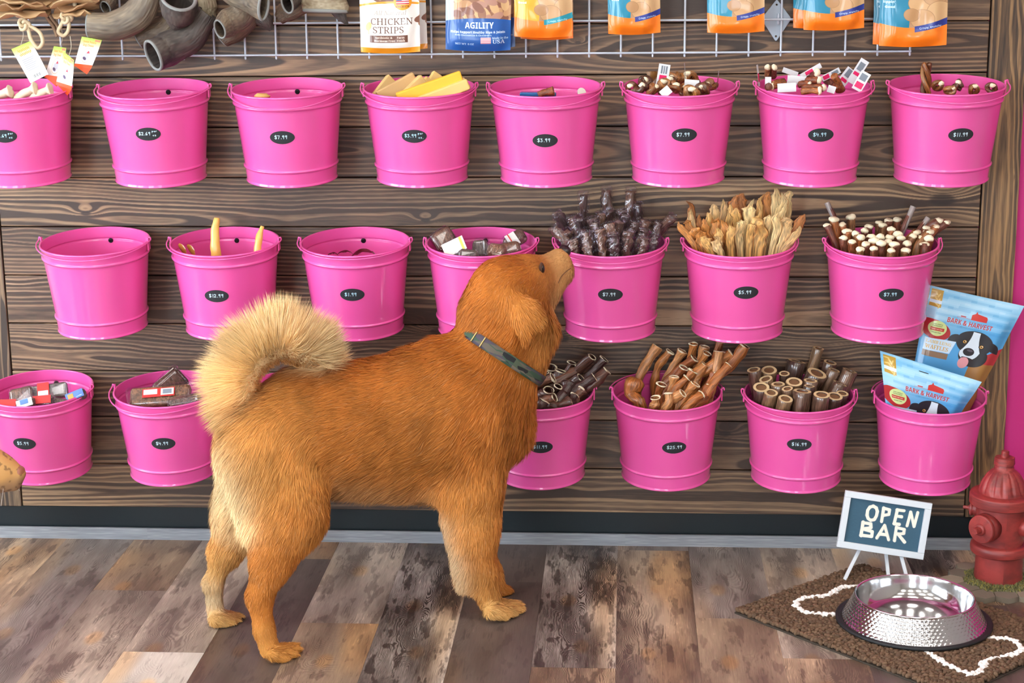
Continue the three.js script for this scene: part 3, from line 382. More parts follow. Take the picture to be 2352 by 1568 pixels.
// collar: a band laid on the neck
const collarC = D(1150, 812, 0), collarAxis = D(1176, 772, 0).sub(D(1121, 855, 0)).normalize();
{ const e1 = V(0, 0, 1), e2 = e1.clone().cross(collarAxis).normalize(), R = 60, band = [];
  const reach = (c, dir) => { let t = 0.02; for (let i = 0; i < 90; i++) { if (dogField(c.x + dir.x * t, c.y + dir.y * t, c.z + dir.z * t) > 0) break; t += 0.0018; } return t; };
  const radii = []; for (let i = 0; i <= R; i++) { const a = i / R * Math.PI * 2; radii.push(Math.min(0.118, reach(collarC, e1.clone().multiplyScalar(Math.cos(a)).addScaledVector(e2, Math.sin(a))) + 0.009)); }
  const sm = radii.map((_, i) => { let s = 0; for (let k = -3; k <= 3; k++) s += radii[(i + k + R) % R]; return s / 7; });
  const camo = canvasTex(1024, 128, (g) => { const r = rng(9); g.fillStyle = '#4a5644'; g.fillRect(0, 0, 1024, 128); for (let i = 0; i < 170; i++) { g.fillStyle = ['#2f4636', '#5f574c', '#1b1c20', '#6a6256', '#37503f', '#4a4250'][Math.floor(r() * 6)]; g.beginPath(); const x = r() * 1024, y = r() * 128, n = 9; for (let k = 0; k < n; k++) { const a = k / n * 6.283, q = (12 + r() * 26); g[k ? 'lineTo' : 'moveTo'](x + Math.cos(a) * q * 1.5, y + Math.sin(a) * q * 0.7); } g.fill(); } });
  const g = gridGeo(R, 6, (u, v) => { const i = Math.round(u * R), a = u * Math.PI * 2, h = [-0.013, -0.013, -0.007, 0, 0.007, 0.013, 0.013][Math.round(v * 6)], dr = [-0.006, 0, 0.001, 0.001, 0.001, 0, -0.006][Math.round(v * 6)]; return collarC.clone().addScaledVector(e1, Math.cos(a) * (sm[i] + dr)).addScaledVector(e2, Math.sin(a) * (sm[i] + dr)).addScaledVector(collarAxis, h); });
  const col = mesh('collar', g, new THREE.MeshPhysicalMaterial({ map: camo, roughness: 0.8, side: THREE.DoubleSide }), dog); col.userData.label = 'camouflage cloth collar';
  const brass = std(srgb(214, 186, 120), 0.3, { metalness: 0.7 });
  for (const da of [0, 0.16]) { let best = null; const want = toPx(dog.localToWorld(D(1088 + da * 110, 776 + da * 40, 0.05))); for (let i = 0; i < R; i++) { const a = i / R * Math.PI * 2, q = collarC.clone().addScaledVector(e1, Math.cos(a) * sm[i]).addScaledVector(e2, Math.sin(a) * sm[i]); const s = toPx(dog.localToWorld(q.clone())), d = Math.hypot(s[0] - want[0], s[1] - want[1]) + (Math.cos(a) < 0 ? 60 : 0); if (!best || d < best.d) best = { d, q, out: q.clone().sub(collarC).normalize() }; }
    mesh('collar_bar', rod(best.q.clone().addScaledVector(best.out, 0.002).addScaledVector(collarAxis, -0.0125), best.q.clone().addScaledVector(best.out, 0.002).addScaledVector(collarAxis, 0.0125), 0.0016), brass, col); } }
const napeSide = V(0, 0, 1).cross(collarAxis).normalize();
// nose, eye, mouth
const noseMat = std(srgb(26, 20, 19), 0.35, { clearcoat: 0.3 });
{ const n = D(1296, 577, -0.068), dir = D(1296, 577, -0.068).sub(D(1235, 640, -0.03)).normalize();
  const g = new THREE.SphereGeometry(0.0175, 24, 16); g.scale(0.85, 0.85, 1.0); bumpy(g, 0.0025, 60, 3); g.translate(n.x, n.y, n.z); mesh('nose', g, noseMat, dog);
  const surf = (px, py, l) => { let q = D(px, py, l); for (let i = 0; i < 60; i++) { const d = dogField(q.x, q.y, q.z); if (Math.abs(d) < 0.0008) break; l -= d * 0.8; q = D(px, py, l); } return q; };
  const e = surf(1244, 616, 0.05), lens = (rx, ry, rz, dz) => { const g = new THREE.SphereGeometry(1, 22, 16); g.scale(rx, ry, rz); g.rotateZ(0.2); g.rotateY(0.75); g.translate(e.x + 0.0005, e.y, e.z + dz); return g; };
  mesh('eyelid', bumpy(lens(0.0082, 0.0145, 0.0055, 0.0005), 0.0015, 150), std(srgb(74, 42, 24), 0.8), dog); mesh('eye', lens(0.0056, 0.0095, 0.0062, 0.0022), std(srgb(20, 12, 8), 0.15, { clearcoat: 0.6 }), dog);
  mesh('mouth', wire([surf(1311, 616, 0.03), surf(1301, 623, 0.03), surf(1290, 634, 0.03), surf(1282, 650, 0.03)], 0.0009, 16, 6), std(srgb(110, 76, 52), 0.8), dog); }
// fur: ribbons lying along the coat
{ const geo = dogSkin, P = geo.attributes.position, Nn = geo.attributes.normal, ix = geo.index.array, nT = ix.length / 3, cum = new Float64Array(nT); let sum = 0; const a = V(0, 0, 0), b = V(0, 0, 0), c = V(0, 0, 0);
  const get = (t, i) => t.set(P.getX(i), P.getY(i), P.getZ(i));
  for (let t = 0; t < nT; t++) { get(a, ix[3 * t]); get(b, ix[3 * t + 1]); get(c, ix[3 * t + 2]); sum += b.clone().sub(a).cross(c.clone().sub(a)).length() / 2; cum[t] = sum; }
  const r = rng(1234), lists = { fur: { p: [], c: [], i: [] }, tail_fur: { p: [], c: [], i: [] } };
  const TOTAL = 300000;
  for (let s = 0; s < TOTAL; s++) {
    const w = r() * sum; let lo = 0, hi = nT - 1; while (lo < hi) { const m = (lo + hi) >> 1; cum[m] < w ? lo = m + 1 : hi = m; }
    let u = r(), v = r(); if (u + v > 1) { u = 1 - u; v = 1 - v; } const i0 = ix[3 * lo], i1 = ix[3 * lo + 1], i2 = ix[3 * lo + 2], q = V(0, 0, 0), n = V(0, 0, 0);
    for (const [i, k] of [[i0, 1 - u - v], [i1, u], [i2, v]]) { q.x += P.getX(i) * k; q.y += P.getY(i) * k; q.z += P.getZ(i) * k; n.x += Nn.getX(i) * k; n.y += Nn.getY(i) * k; n.z += Nn.getZ(i) * k; } n.normalize();
    if (q.y < 0.004) continue;
    const dc = q.clone().sub(collarC), ax = dc.dot(collarAxis); if (ax < 0.013 && ax > -0.012 && dc.length() < 0.14 && dc.dot(napeSide) < 0.05) continue;
    const k = coatAt(q.x, q.y, q.z), tail = !!k.best.tail; const inner = tail && n.dot(k.flow) < 0.05; if (inner && r() < 0.5) continue;
    let len = k.len * (0.65 + 0.7 * r()); if (dc.length() < 0.15 && ax > 0 && ax < 0.05) len = Math.min(len, 0.012 + ax * 0.25);  if (inner) len = Math.min(len, 0.016); len = Math.min(len, tail ? 1 : 0.006 + q.y * 0.5);
    const f = k.flow.clone(); const wob = noise(q.x * 24, q.y * 24, q.z * 24), wob2 = noise(q.x * 24 + 40, q.y * 24, q.z * 24);
    f.x += 0.38 * wob; f.y += 0.30 * wob2; f.z += 0.25 * noise(q.x * 24, q.y * 24 + 60, q.z * 24); f.x += (r() - 0.5) * 0.3; f.y += (r() - 0.5) * 0.3; f.z += (r() - 0.5) * 0.3;
    f.addScaledVector(n, -f.dot(n)).normalize(); const lift = clamp(k.lift * (0.6 + 0.8 * r()) + (tail ? 0 : 0.05 * wob));
    const d = f.clone().multiplyScalar(Math.cos(lift * 1.5)).addScaledVector(n, Math.sin(lift * 1.5)); let d2 = tail ? d.clone().addScaledVector(k.flow, 0.5) : d.clone().addScaledVector(n, -0.28); d2.y -= 0.12; d2.normalize(); d.normalize();
    const side = d.clone().cross(n); if (side.lengthSq() < 1e-6) side.set(1, 0, 0); side.normalize(); if (tail) { const cam = camera.position.clone(); dog.worldToLocal(cam); side.applyAxisAngle(d, (r() - 0.5) * 2.4); } else side.applyAxisAngle(d, (r() - 0.5) * 1.1);
    const hw = (tail ? 0.0006 : 0.00066) * (0.7 + 0.6 * r()) * (len < 0.012 ? 0.75 : 1), root = q.clone().addScaledVector(n, -0.002), m = root.clone().addScaledVector(d, len * 0.55), tip = m.clone().addScaledVector(d2, len * 0.45);
    if (tip.y < 0.001) tip.y = 0.001; if (m.y < 0.001) continue;
    const L = tail ? lists.tail_fur : lists.fur, o = L.p.length / 3;
    for (const [pt, h] of [[root, 1], [root, -1], [m, 0.85], [m, -0.85]]) L.p.push(pt.x + side.x * hw * h, pt.y + side.y * hw * h, pt.z + side.z * hw * h); L.p.push(tip.x, tip.y, tip.z);
    L.i.push(o, o + 1, o + 3, o, o + 3, o + 2, o + 2, o + 3, o + 4);
    if (inner) k.c.lerp(COAT.gold, 0.8); const tone = coatNoise(q.x, q.y, q.z) * (0.84 + 0.32 * r()), pale = r() < 0.05 ? 0.15 : 0, col = k.c.clone().lerp(COAT.pale, pale); for (let z = 0; z < 5; z++) L.c.push(col.r * tone, col.g * tone, col.b * tone);
  }
  for (const [name, L] of Object.entries(lists)) { const g = new THREE.BufferGeometry(); g.setAttribute('position', new THREE.Float32BufferAttribute(L.p, 3)); g.setAttribute('color', new THREE.Float32BufferAttribute(L.c, 3)); g.setIndex(L.i); g.computeVertexNormals(); const m = mesh(name, g, furMat, dog); m.userData.kind = 'stuff'; } }
// ---------------------------------------------------------------- what stands in the buckets
const RIM_Z = 0.0035 + RIM * Math.cos(LEAN);
const cropPx = (x0, y0, s, list) => list.map(([x, y, ...r]) => [x0 + x / s, y0 + y / s, ...r]);
const inBucket = (b, x, y, z) => buckets[b].localToWorld(V(x, y, z));
const local = (b, p) => buckets[b].worldToLocal(p.clone());
function keepIn(q, m = 0.1) { const r = Math.hypot(q.x, q.z); if (r > m) { q.x *= m / r; q.z *= m / r; } return q; }
// tip of a piece seen at a pixel, lz metres in front of the bucket's middle; its foot is inside the bucket
function tipAndFoot(b, px, py, lz, spread = 0.72, foot = 0.012) {
  const tip = atZ(px, py, RIM_Z + lz), q = local(b, tip), f = keepIn(V(q.x * spread, foot, q.z * spread), 0.088);
  const m = keepIn(V(lerp(f.x, q.x, 0.8), TALL * 0.93, lerp(f.z, q.z, 0.8)), 0.112); return { tip, foot: inBucket(b, f.x, f.y, f.z), mid: inBucket(b, m.x, m.y, m.z) };
}
const rel = (o, p) => p.clone().sub(o);
// mottled surface shared by dried meat, skins and bones (streaks run along the piece)
const mottle = dataTex(128, 128, (x, y) => { const n = 205 + 95 * fbm(x * 0.09, y * 0.045, 3, 3) + 55 * noise(x * 0.55, y * 0.1, 8); return [n, n * 0.985, n * 0.97]; }); mottle.wrapS = mottle.wrapT = THREE.RepeatWrapping;
const mottled = (c, o) => new THREE.MeshPhysicalMaterial({ color: c.clone().multiplyScalar(1.35), map: mottle, bumpMap: mottle, bumpScale: 0.0012, ...o });
// pieces that share a bucket are pushed apart until they stand side by side
function packed(b, list, lzOf, spread, rOf) {
  const it = list.map(([px, py, ...more], i) => { const { tip, foot, mid } = tipAndFoot(b, px, py, lzOf(px, py), spread); return { px, py, more, r: rOf(i, more), L: [local(b, foot), local(b, mid), local(b, tip)] }; });
  for (let n = 0; n < 120; n++) { for (let i = 0; i < it.length; i++) for (let j = i + 1; j < it.length; j++) for (let k = 0; k < 3; k++) { const p = it[i].L[k], q = it[j].L[k], need = (it[i].r + it[j].r) * (k < 2 ? 1.18 : 1.05); if (k === 2 && Math.abs(p.y - q.y) > 0.05) continue; let dx = q.x - p.x, dz = q.z - p.z, d = Math.hypot(dx, dz); if (d >= need) continue; if (d < 1e-5) { dx = 1e-4; dz = 1e-4 * (i - j); d = Math.hypot(dx, dz); } const m = (need - d) / d * 0.25; if (k < 2) { p.x -= dx * m; q.x += dx * m; } else { p.x -= dx * m * 0.25; q.x += dx * m * 0.25; } p.z -= dz * m; q.z += dz * m; }
    for (const o of it) { keepIn(o.L[0], 0.104 - o.r); keepIn(o.L[1], 0.115 - o.r); if (o.L[2].y < TALL + 0.03) keepIn(o.L[2], 0.121 - o.r); else if (o.L[2].z > 0.1) o.L[2].z = 0.1; } }
  return it.map((o) => { const [foot, mid, tip] = o.L.map((p) => inBucket(b, p.x, p.y, p.z)); return { ...o, foot, mid, tip }; });
}
const autoLz = (b, px, py, y0, y1) => { const t = clamp((py - y0) / (y1 - y0)), c = toPx(inBucket(b, 0, TALL, 0)), dx = (px - c[0]) / 985, room = Math.sqrt(Math.max(0.0006, 0.1 * 0.1 - dx * dx)); return lerp(-room, room, t); };
const meatTones = [srgb(142, 76, 40), srgb(118, 60, 42), srgb(168, 98, 50), srgb(128, 72, 52), srgb(152, 104, 66)].map((c) => mottled(c, { roughness: 0.45, clearcoat: 0.3, clearcoatRoughness: 0.4 }));
const creamMat = std(srgb(240, 228, 196), 0.75), paperMat = std(srgb(222, 225, 230), 0.6), pinkPrint = std(srgb(222, 22, 98), 0.5), greyPrint = std(srgb(120, 130, 142), 0.6), darkGlaze = std(srgb(60, 42, 38), 0.3, { clearcoat: 0.8 });
function lump(r, seed, sx = 1, sy = 1, sz = 1) { return bumpy(new THREE.SphereGeometry(r, 12, 9).scale(sx, sy, sz), r * 0.55, 0.9 / r, seed); }
// sticks with cream ends in the middle-row bucket
{ const b = 14, R = rng(3), list = cropPx(1840, 420, 4.127, [[318, 345], [245, 405], [475, 325], [385, 400], [440, 455], [515, 480], [640, 415], [605, 455], [740, 375], [835, 360], [780, 400], [910, 345], [860, 440], [665, 510], [755, 515], [690, 550], [840, 515], [920, 490], [945, 520], [760, 570], [825, 555], [890, 580], [1010, 575], [1075, 500], [1110, 480], [1150, 525], [1165, 560], [1215, 465], [1275, 410], [1305, 365], [1385, 370], [1320, 450], [1300, 515], [565, 625], [690, 620], [610, 585], [560, 520], [480, 560], [400, 520], [990, 640], [860, 640]]);
  for (const { tip, foot, mid, r } of packed(b, list, (x, y) => autoLz(b, x, y, 508, 566), 0.8, () => 0.0088 + R() * 0.0026)) { const mi = Math.floor(R() * 5), m = meatTones[mi], s = R() * 50;
    const t = thing('bully_stick', 'thin ' + ['chestnut', 'dark reddish brown', 'amber brown', 'dull brown', 'tan'][mi] + ' chew stick with a cream end among the sticks', 'chew stick', foot, 'brown sticks with cream ends in a $7.99 bucket'); const P = [foot, mid, tip].map((p) => rel(foot, p));
    mesh('stick', sweep(P, (u, a) => r * (1 + 0.16 * noise(u * 6, Math.cos(a) * 2 + s, Math.sin(a) * 2)), { segs: 12, sides: 9 }), m, t);
    const e = lump(r * 1.12, s, 1, 0.62, 1); e.translate(P[2].x, P[2].y, P[2].z); mesh('end', e, creamMat, t); }
  for (const [px, py, qx, qy] of [[1899, 465, 1918, 505], [2098, 474, 2070, 540], [2132, 500, 2105, 540]]) { const foot = inBucket(b, clamp((qx - 2026) / 1000, -0.09, 0.08), 0.02, -0.05), mid = atZ(qx, qy, RIM_Z - 0.05), tip = atZ(px, py, RIM_Z - 0.06), t = thing('plain_stick', 'dark slim stick in clear sleeve rising above the cream-ended sticks', 'chew stick', foot, 'slim sleeved sticks');
    mesh('stick', sweep([foot, mid, mid.clone().lerp(tip, 0.9)].map((p) => rel(foot, p)), () => 0.0062, { segs: 10, sides: 8 }), meatTones[1], t); mesh('sleeve', sweep([mid, tip].map((p) => rel(foot, p)), (u) => 0.0066 + 0.0008 * u, { segs: 4, sides: 8, hollow: 0.9 }), new THREE.MeshPhysicalMaterial({ color: srgb(225, 215, 210), roughness: 0.15, transmission: 0.6, thickness: 0 }), t); } }
// dark wrapped sticks that the dog sniffs
const filmMat = new THREE.MeshPhysicalMaterial({ color: srgb(250, 250, 255), roughness: 0.08, transmission: 1, thickness: 0, ior: 1.5, specularIntensity: 1, side: THREE.DoubleSide });
const wrapTones = [srgb(104, 76, 68), srgb(122, 90, 76), srgb(88, 66, 66), srgb(138, 100, 78)].map((c) => mottled(c, { roughness: 0.32, clearcoat: 1, clearcoatRoughness: 0.08 }));
{ const b = 12, R = rng(8), list = cropPx(1240, 420, 3.5636, [[355, 95], [545, 60], [745, 65], [795, 175], [175, 270], [130, 365], [240, 300], [320, 285], [410, 300], [500, 250], [575, 235], [645, 235], [300, 390], [650, 320], [800, 320], [865, 325], [905, 370], [950, 430], [1080, 280], [965, 335], [370, 400], [440, 310], [730, 400], [560, 330], [480, 380], [600, 420], [860, 440], [690, 260], [190, 400], [240, 440]]);
  for (const { tip, foot, mid, r: rr } of packed(b, list, (x, y) => autoLz(b, x, y, 455, 545), 0.75, () => 0.0135 + R() * 0.003)) { const r = rr * 0.86, mi = Math.floor(R() * 4), m = wrapTones[mi], s = R() * 50;
    const t = thing('wrapped_stick', ['dark brown', 'brown', 'purplish dark', 'light brown'][mi] + ' dried meat stick in crinkled clear film at the dog nose', 'chew stick', foot, 'film-wrapped dark sticks in the sniffed bucket'), P = [foot, mid, tip].map((p) => rel(foot, p));
    mesh('stick', sweep(P, (u, a) => r * (0.85 + 0.5 * noise(u * 9, Math.cos(a) * 1.6 + s, Math.sin(a) * 1.6) + 0.3 * noise(u * 30, Math.cos(a) * 3 + s, Math.sin(a) * 3)), { segs: 40, sides: 14, squash: 0.75 }), m, t);
    mesh('film', sweep([P[1], P[1].clone().lerp(P[2], 0.55), P[2], P[2].clone().lerp(P[1], -0.1)], (u, a) => r * (1.1 + 0.26 * noise(u * 14, Math.cos(a) * 3 + s, Math.sin(a) * 3) + 0.2 * noise(u * 40, Math.cos(a) * 7 + s, Math.sin(a) * 7)) * (u > 0.85 ? 1.1 - (u - 0.85) * 3 : 1), { segs: 36, sides: 22, squash: 0.8 }), filmMat, t); } }
// pale fish skins, a fan of torn strips
const skinTones = [srgb(232, 186, 112), srgb(240, 212, 152), srgb(214, 146, 74), srgb(226, 190, 132), srgb(196, 128, 70)].map((c) => mottled(c.clone().multiplyScalar(1.22), { roughness: 0.5, transmission: 0.25, thickness: 0 }));
{ const b = 13, R = rng(15), list = cropPx(1240, 420, 3.5636, [[1210, 160, 4], [1165, 310, 2], [1195, 300, 2], [1240, 220, 3], [1300, 260, 4], [1360, 245, 0], [1420, 170, 3], [1500, 130, 3], [1560, 180, 0], [1610, 110, 4], [1665, 85, 4], [1760, 130, 1], [1830, 100, 0], [1870, 80, 2], [1930, 42, 1], [1985, 85, 1], [2045, 68, 1], [2010, 150, 1], [2130, 350, 3], [2170, 258, 4], [1330, 290, 2], [1400, 290, 2], [1480, 300, 2], [1600, 200, 0], [1720, 180, 1], [1790, 190, 0], [1240, 360, 2], [1310, 390, 2], [1550, 340, 0], [1450, 370, 0], [1650, 300, 1], [1880, 260, 1], [1350, 430, 0], [1960, 230, 1], [2060, 300, 3], [1730, 330, 0], [1820, 300, 0], [1420, 440, 3]]);
  for (const { tip, foot, mid, more: [tone] } of packed(b, list, (x, y) => autoLz(b, x, y, 430, 560) * 0.8, 0.5, () => 0.0095)) { const w = 0.011 + R() * R() * 0.014, s = R() * 90;
    const t = thing('fish_skin', ['golden', 'cream', 'deep amber', 'pale tan', 'orange brown'][tone] + ' dried fish skin strip with a torn tip', 'fish skin', foot, 'dried fish skins in the $5.99 bucket'), P = [foot, mid, mid.clone().lerp(tip, 0.5).add(V(0.006 * noise(s), 0, 0.006 * noise(s + 4))), mid.clone().lerp(tip, 0.85).add(V(0.008 * noise(s + 11), 0, 0.008 * noise(s + 14))), tip].map((p) => rel(foot, p));
    const t0 = 0.6 + 0.3 * R(), tipW = 0.06 + 0.3 * R() * R(); mesh('strip', sweep(P, (u, a) => { const side = Math.cos(a) > 0 ? 5 : 0, k = u < t0 ? 0.7 + 0.4 * u : lerp(0.7 + 0.4 * t0, tipW, Math.pow((u - t0) / (1 - t0), 0.8 + 0.8 * (side ? noise(s) : noise(s + 8)))); return w * k * (1 + 0.2 * noise(u * 12, s + side) + 0.28 * noise(u * 46, s + side + 20) * smooth(0.5, 0.9, u)) * (0.85 + 0.2 * noise(u * 8, a + s)); }, { segs: 40, sides: 10, squash: 0.1 + 0.12 * R(), twist: (R() - 0.5) * 1.6 }), skinTones[tone], t); } }
// hollow curly chews
function curl(b, { tip, foot, mid }, name, label, cat, group, r, tones, R) {
  const s = R() * 70, ti = Math.floor(R() * tones.length), t = thing(name, tones[ti].userData.tone + ' ' + label, cat, foot, group), w = 0.008;
  const P = [foot, foot.clone().lerp(mid, 0.5).add(V(w * noise(s), 0, w * noise(s + 3))), mid.clone().add(V(w * noise(s + 6) * 1.4, 0, w * noise(s + 9))), mid.clone().lerp(tip, 0.55).add(V(w * noise(s + 12) * 1.5, 0, w * noise(s + 15))), tip].map((p) => rel(foot, p));
  mesh('tube', sweep(P, (u, a) => r * (0.82 + 0.3 * noise(u * 6, s) + 0.22 * noise(u * 12, Math.cos(a) * 1.5 + s, Math.sin(a) * 1.5)), { segs: 24, sides: 12, hollow: 0.78, squash: 0.8, twist: 2 }), tones[ti], t);
  const d = P[4].clone().sub(P[3]).normalize(), q = new THREE.Quaternion().setFromUnitVectors(V(0, 0, 1), d), ring = new THREE.TorusGeometry(r * 0.86, 0.0013, 6, 18); bumpy(ring, 0.003, 90, s); ring.scale(1, 0.8, 1); ring.applyQuaternion(q); ring.translate(P[4].x, P[4].y, P[4].z); mesh('open_end', ring, creamMat, t);
}
{ const R = rng(33), amber = [srgb(176, 106, 52), srgb(196, 128, 70), srgb(150, 84, 44), srgb(206, 146, 92)].map((c) => mottled(c, { roughness: 0.4, clearcoat: 0.35, clearcoatRoughness: 0.3 })), dark = [srgb(92, 58, 46), srgb(70, 44, 40), srgb(120, 78, 58), srgb(84, 60, 54)].map((c) => mottled(c, { roughness: 0.38, clearcoat: 0.5, clearcoatRoughness: 0.25 }));
  amber.forEach((m, i) => m.userData.tone = ['amber', 'light amber', 'reddish brown', 'pale tan'][i]); dark.forEach((m, i) => m.userData.tone = ['dark brown', 'blackish brown', 'mid brown', 'grey brown'][i]);
  for (const o of packed(19, cropPx(1150, 760, 3.919, [[1440, 140], [1510, 190], [1630, 180], [1735, 118], [1820, 165], [1765, 235], [1845, 205], [1660, 340], [1760, 355], [1960, 175], [1970, 120], [2090, 210], [2030, 285], [2170, 130], [1745, 465], [1850, 300], [1925, 390], [1560, 410], [1510, 560], [1700, 420], [1900, 500], [1390, 600], [1800, 560], [1640, 560], [1450, 480]]), (x, y) => autoLz(19, x, y, 812, 905), 0.7, () => 0.0125 + R() * 0.004)) curl(19, o, 'curly_chew', 'hollow curly chew standing in the $25.99 bucket', 'chew', 'curly chews in the $25.99 bucket', o.r, amber, R);
  { const t = thing('knobbly_chew', 'thick amber chew with a bulging end leaning on the bucket rim', 'chew', inBucket(19, -0.045, 0.06, 0.01)), o = t.position, P = [o, atZ(1470, 925, RIM_Z + 0.05), atZ(1452, 905, RIM_Z + 0.02), atZ(1462, 868, RIM_Z + 0.01)].map((p) => rel(o, p)); mesh('stalk', bumpy(sweep(P, (u) => 0.014 + 0.012 * smooth(0.5, 0.9, u) - 0.012 * smooth(0.93, 1, u), { segs: 22, sides: 14, squash: 0.8 }), 0.006, 60, 4), amber[0], t); }
  for (const o of packed(18, cropPx(1150, 760, 3.919, [[350, 290], [400, 360], [440, 350], [530, 360], [480, 400], [640, 315], [700, 380], [850, 240], [905, 270], [945, 350], [740, 445], [460, 515], [530, 590], [610, 480], [680, 570], [780, 520], [820, 400], [560, 480], [400, 620], [640, 640]]), (x, y) => autoLz(18, x, y, 830, 920), 0.7, () => 0.013 + R() * 0.006)) curl(18, o, 'windpipe_chew', 'dried windpipe chew behind the dog chest', 'chew', 'windpipe chews in the $11.99 bucket', o.r, dark, R); }
// wrapped hollow bones
{ const b = 20, R = rng(44), boneTones = [srgb(104, 76, 62), srgb(88, 64, 56), srgb(128, 98, 78), srgb(142, 112, 84)].map((c) => mottled(c, { roughness: 0.3, clearcoat: 1, clearcoatRoughness: 0.1 })), pith = std(srgb(212, 184, 140), 0.7), marrow = std(srgb(120, 84, 54), 0.8);
  for (const { tip, foot, mid, r } of packed(b, cropPx(1680, 760, 3.5, [[195, 330], [295, 335, 1.15], [425, 345, 0.8], [525, 245, 1.4], [700, 140, 0.85], [800, 270, 1], [490, 415, 1.2], [730, 345, 1.5], [820, 335, 0.9], [910, 350, 1.15], [170, 420, 1.2], [900, 440, 1.1], [315, 490, 1], [425, 545, 1.05], [455, 490, 0.8], [570, 475, 1.3], [620, 450, 0.8], [720, 500, 1.2], [850, 500, 1.15], [945, 490, 0.9], [360, 430, 1], [640, 400, 1], [250, 400, 1]]), (x, y) => autoLz(b, x, y, 830, 905), 0.75, (i, [k = 1]) => 0.0175 * k)) {
    const s = R() * 60, bi = Math.floor(R() * 4), t = thing('hollow_bone', 'short ' + ['brown', 'dark brown', 'light brown', 'tan'][bi] + ' hollow bone in clear film, standing in the $16.99 bucket', 'bone', foot, 'hollow bones in the $16.99 bucket');
    const P = [foot, mid.clone().lerp(foot, 0.2), tip].map((p) => rel(foot, p));
    mesh('shaft', sweep(P, (u, a) => r * (0.96 + 0.14 * noise(u * 5, Math.cos(a) + s, Math.sin(a))), { segs: 14, sides: 16, hollow: 0.7 }), boneTones[bi], t);
    const d = P[2].clone().sub(P[1]).normalize(), q = new THREE.Quaternion().setFromUnitVectors(V(0, 0, 1), d), rim = new THREE.RingGeometry(r * 0.62, r * 0.93, 18, 2); const pit = new THREE.CircleGeometry(r * 0.66, 14).translate(0, 0, -0.003); for (const [n, g, m] of [['cut_rim', bumpy(rim, 0.001, 120, s), pith], ['marrow', pit, marrow]]) { g.applyQuaternion(q); g.translate(P[2].x + d.x * 0.0012, P[2].y + d.y * 0.0012, P[2].z + d.z * 0.0012); m.side = THREE.DoubleSide; mesh(n, g, m, t); } } }
// knotted chews with tags, and sticks with paper bands (top row)
function card(name, label, group, cx, cy, z, w, h, roll, yaw, prints, bend = 0.1) {
  const p = atZ(cx, cy, z), t = thing(name, label, 'tag', p, group), sheet = (ww, hh, dz, ox, oy) => gridGeo(4, 8, (u, v) => { const x = ox + (u - 0.5) * ww, y = oy + (v - 0.5) * hh; return V(x, y, dz + bend * (0.25 * h * h - y * y) * 8); });
  const front = sheet(w, h, 0.0004, 0, 0), back = sheet(w, h, 0, 0, 0); const ix = back.index.array; for (let i = 0; i < ix.length; i += 3) { const q = ix[i]; ix[i] = ix[i + 1]; ix[i + 1] = q; } back.computeVertexNormals();
  mesh('card', merge([front, back]), paperMat, t); for (const [m, ww, hh, ox, oy] of prints) mesh(m === pinkPrint ? 'pink_print' : 'barcode', sheet(ww, hh, 0.0008, ox, oy), m, t); t.rotation.set(0, yaw, roll, 'ZYX'); return t;
}
const tagPrint = [[pinkPrint, 0.017, 0.015, 0, -0.008], [greyPrint, 0.004, 0.018, -0.005, 0.012], [greyPrint, 0.003, 0.018, 0.0005, 0.012], [greyPrint, 0.004, 0.018, 0.006, 0.012]];
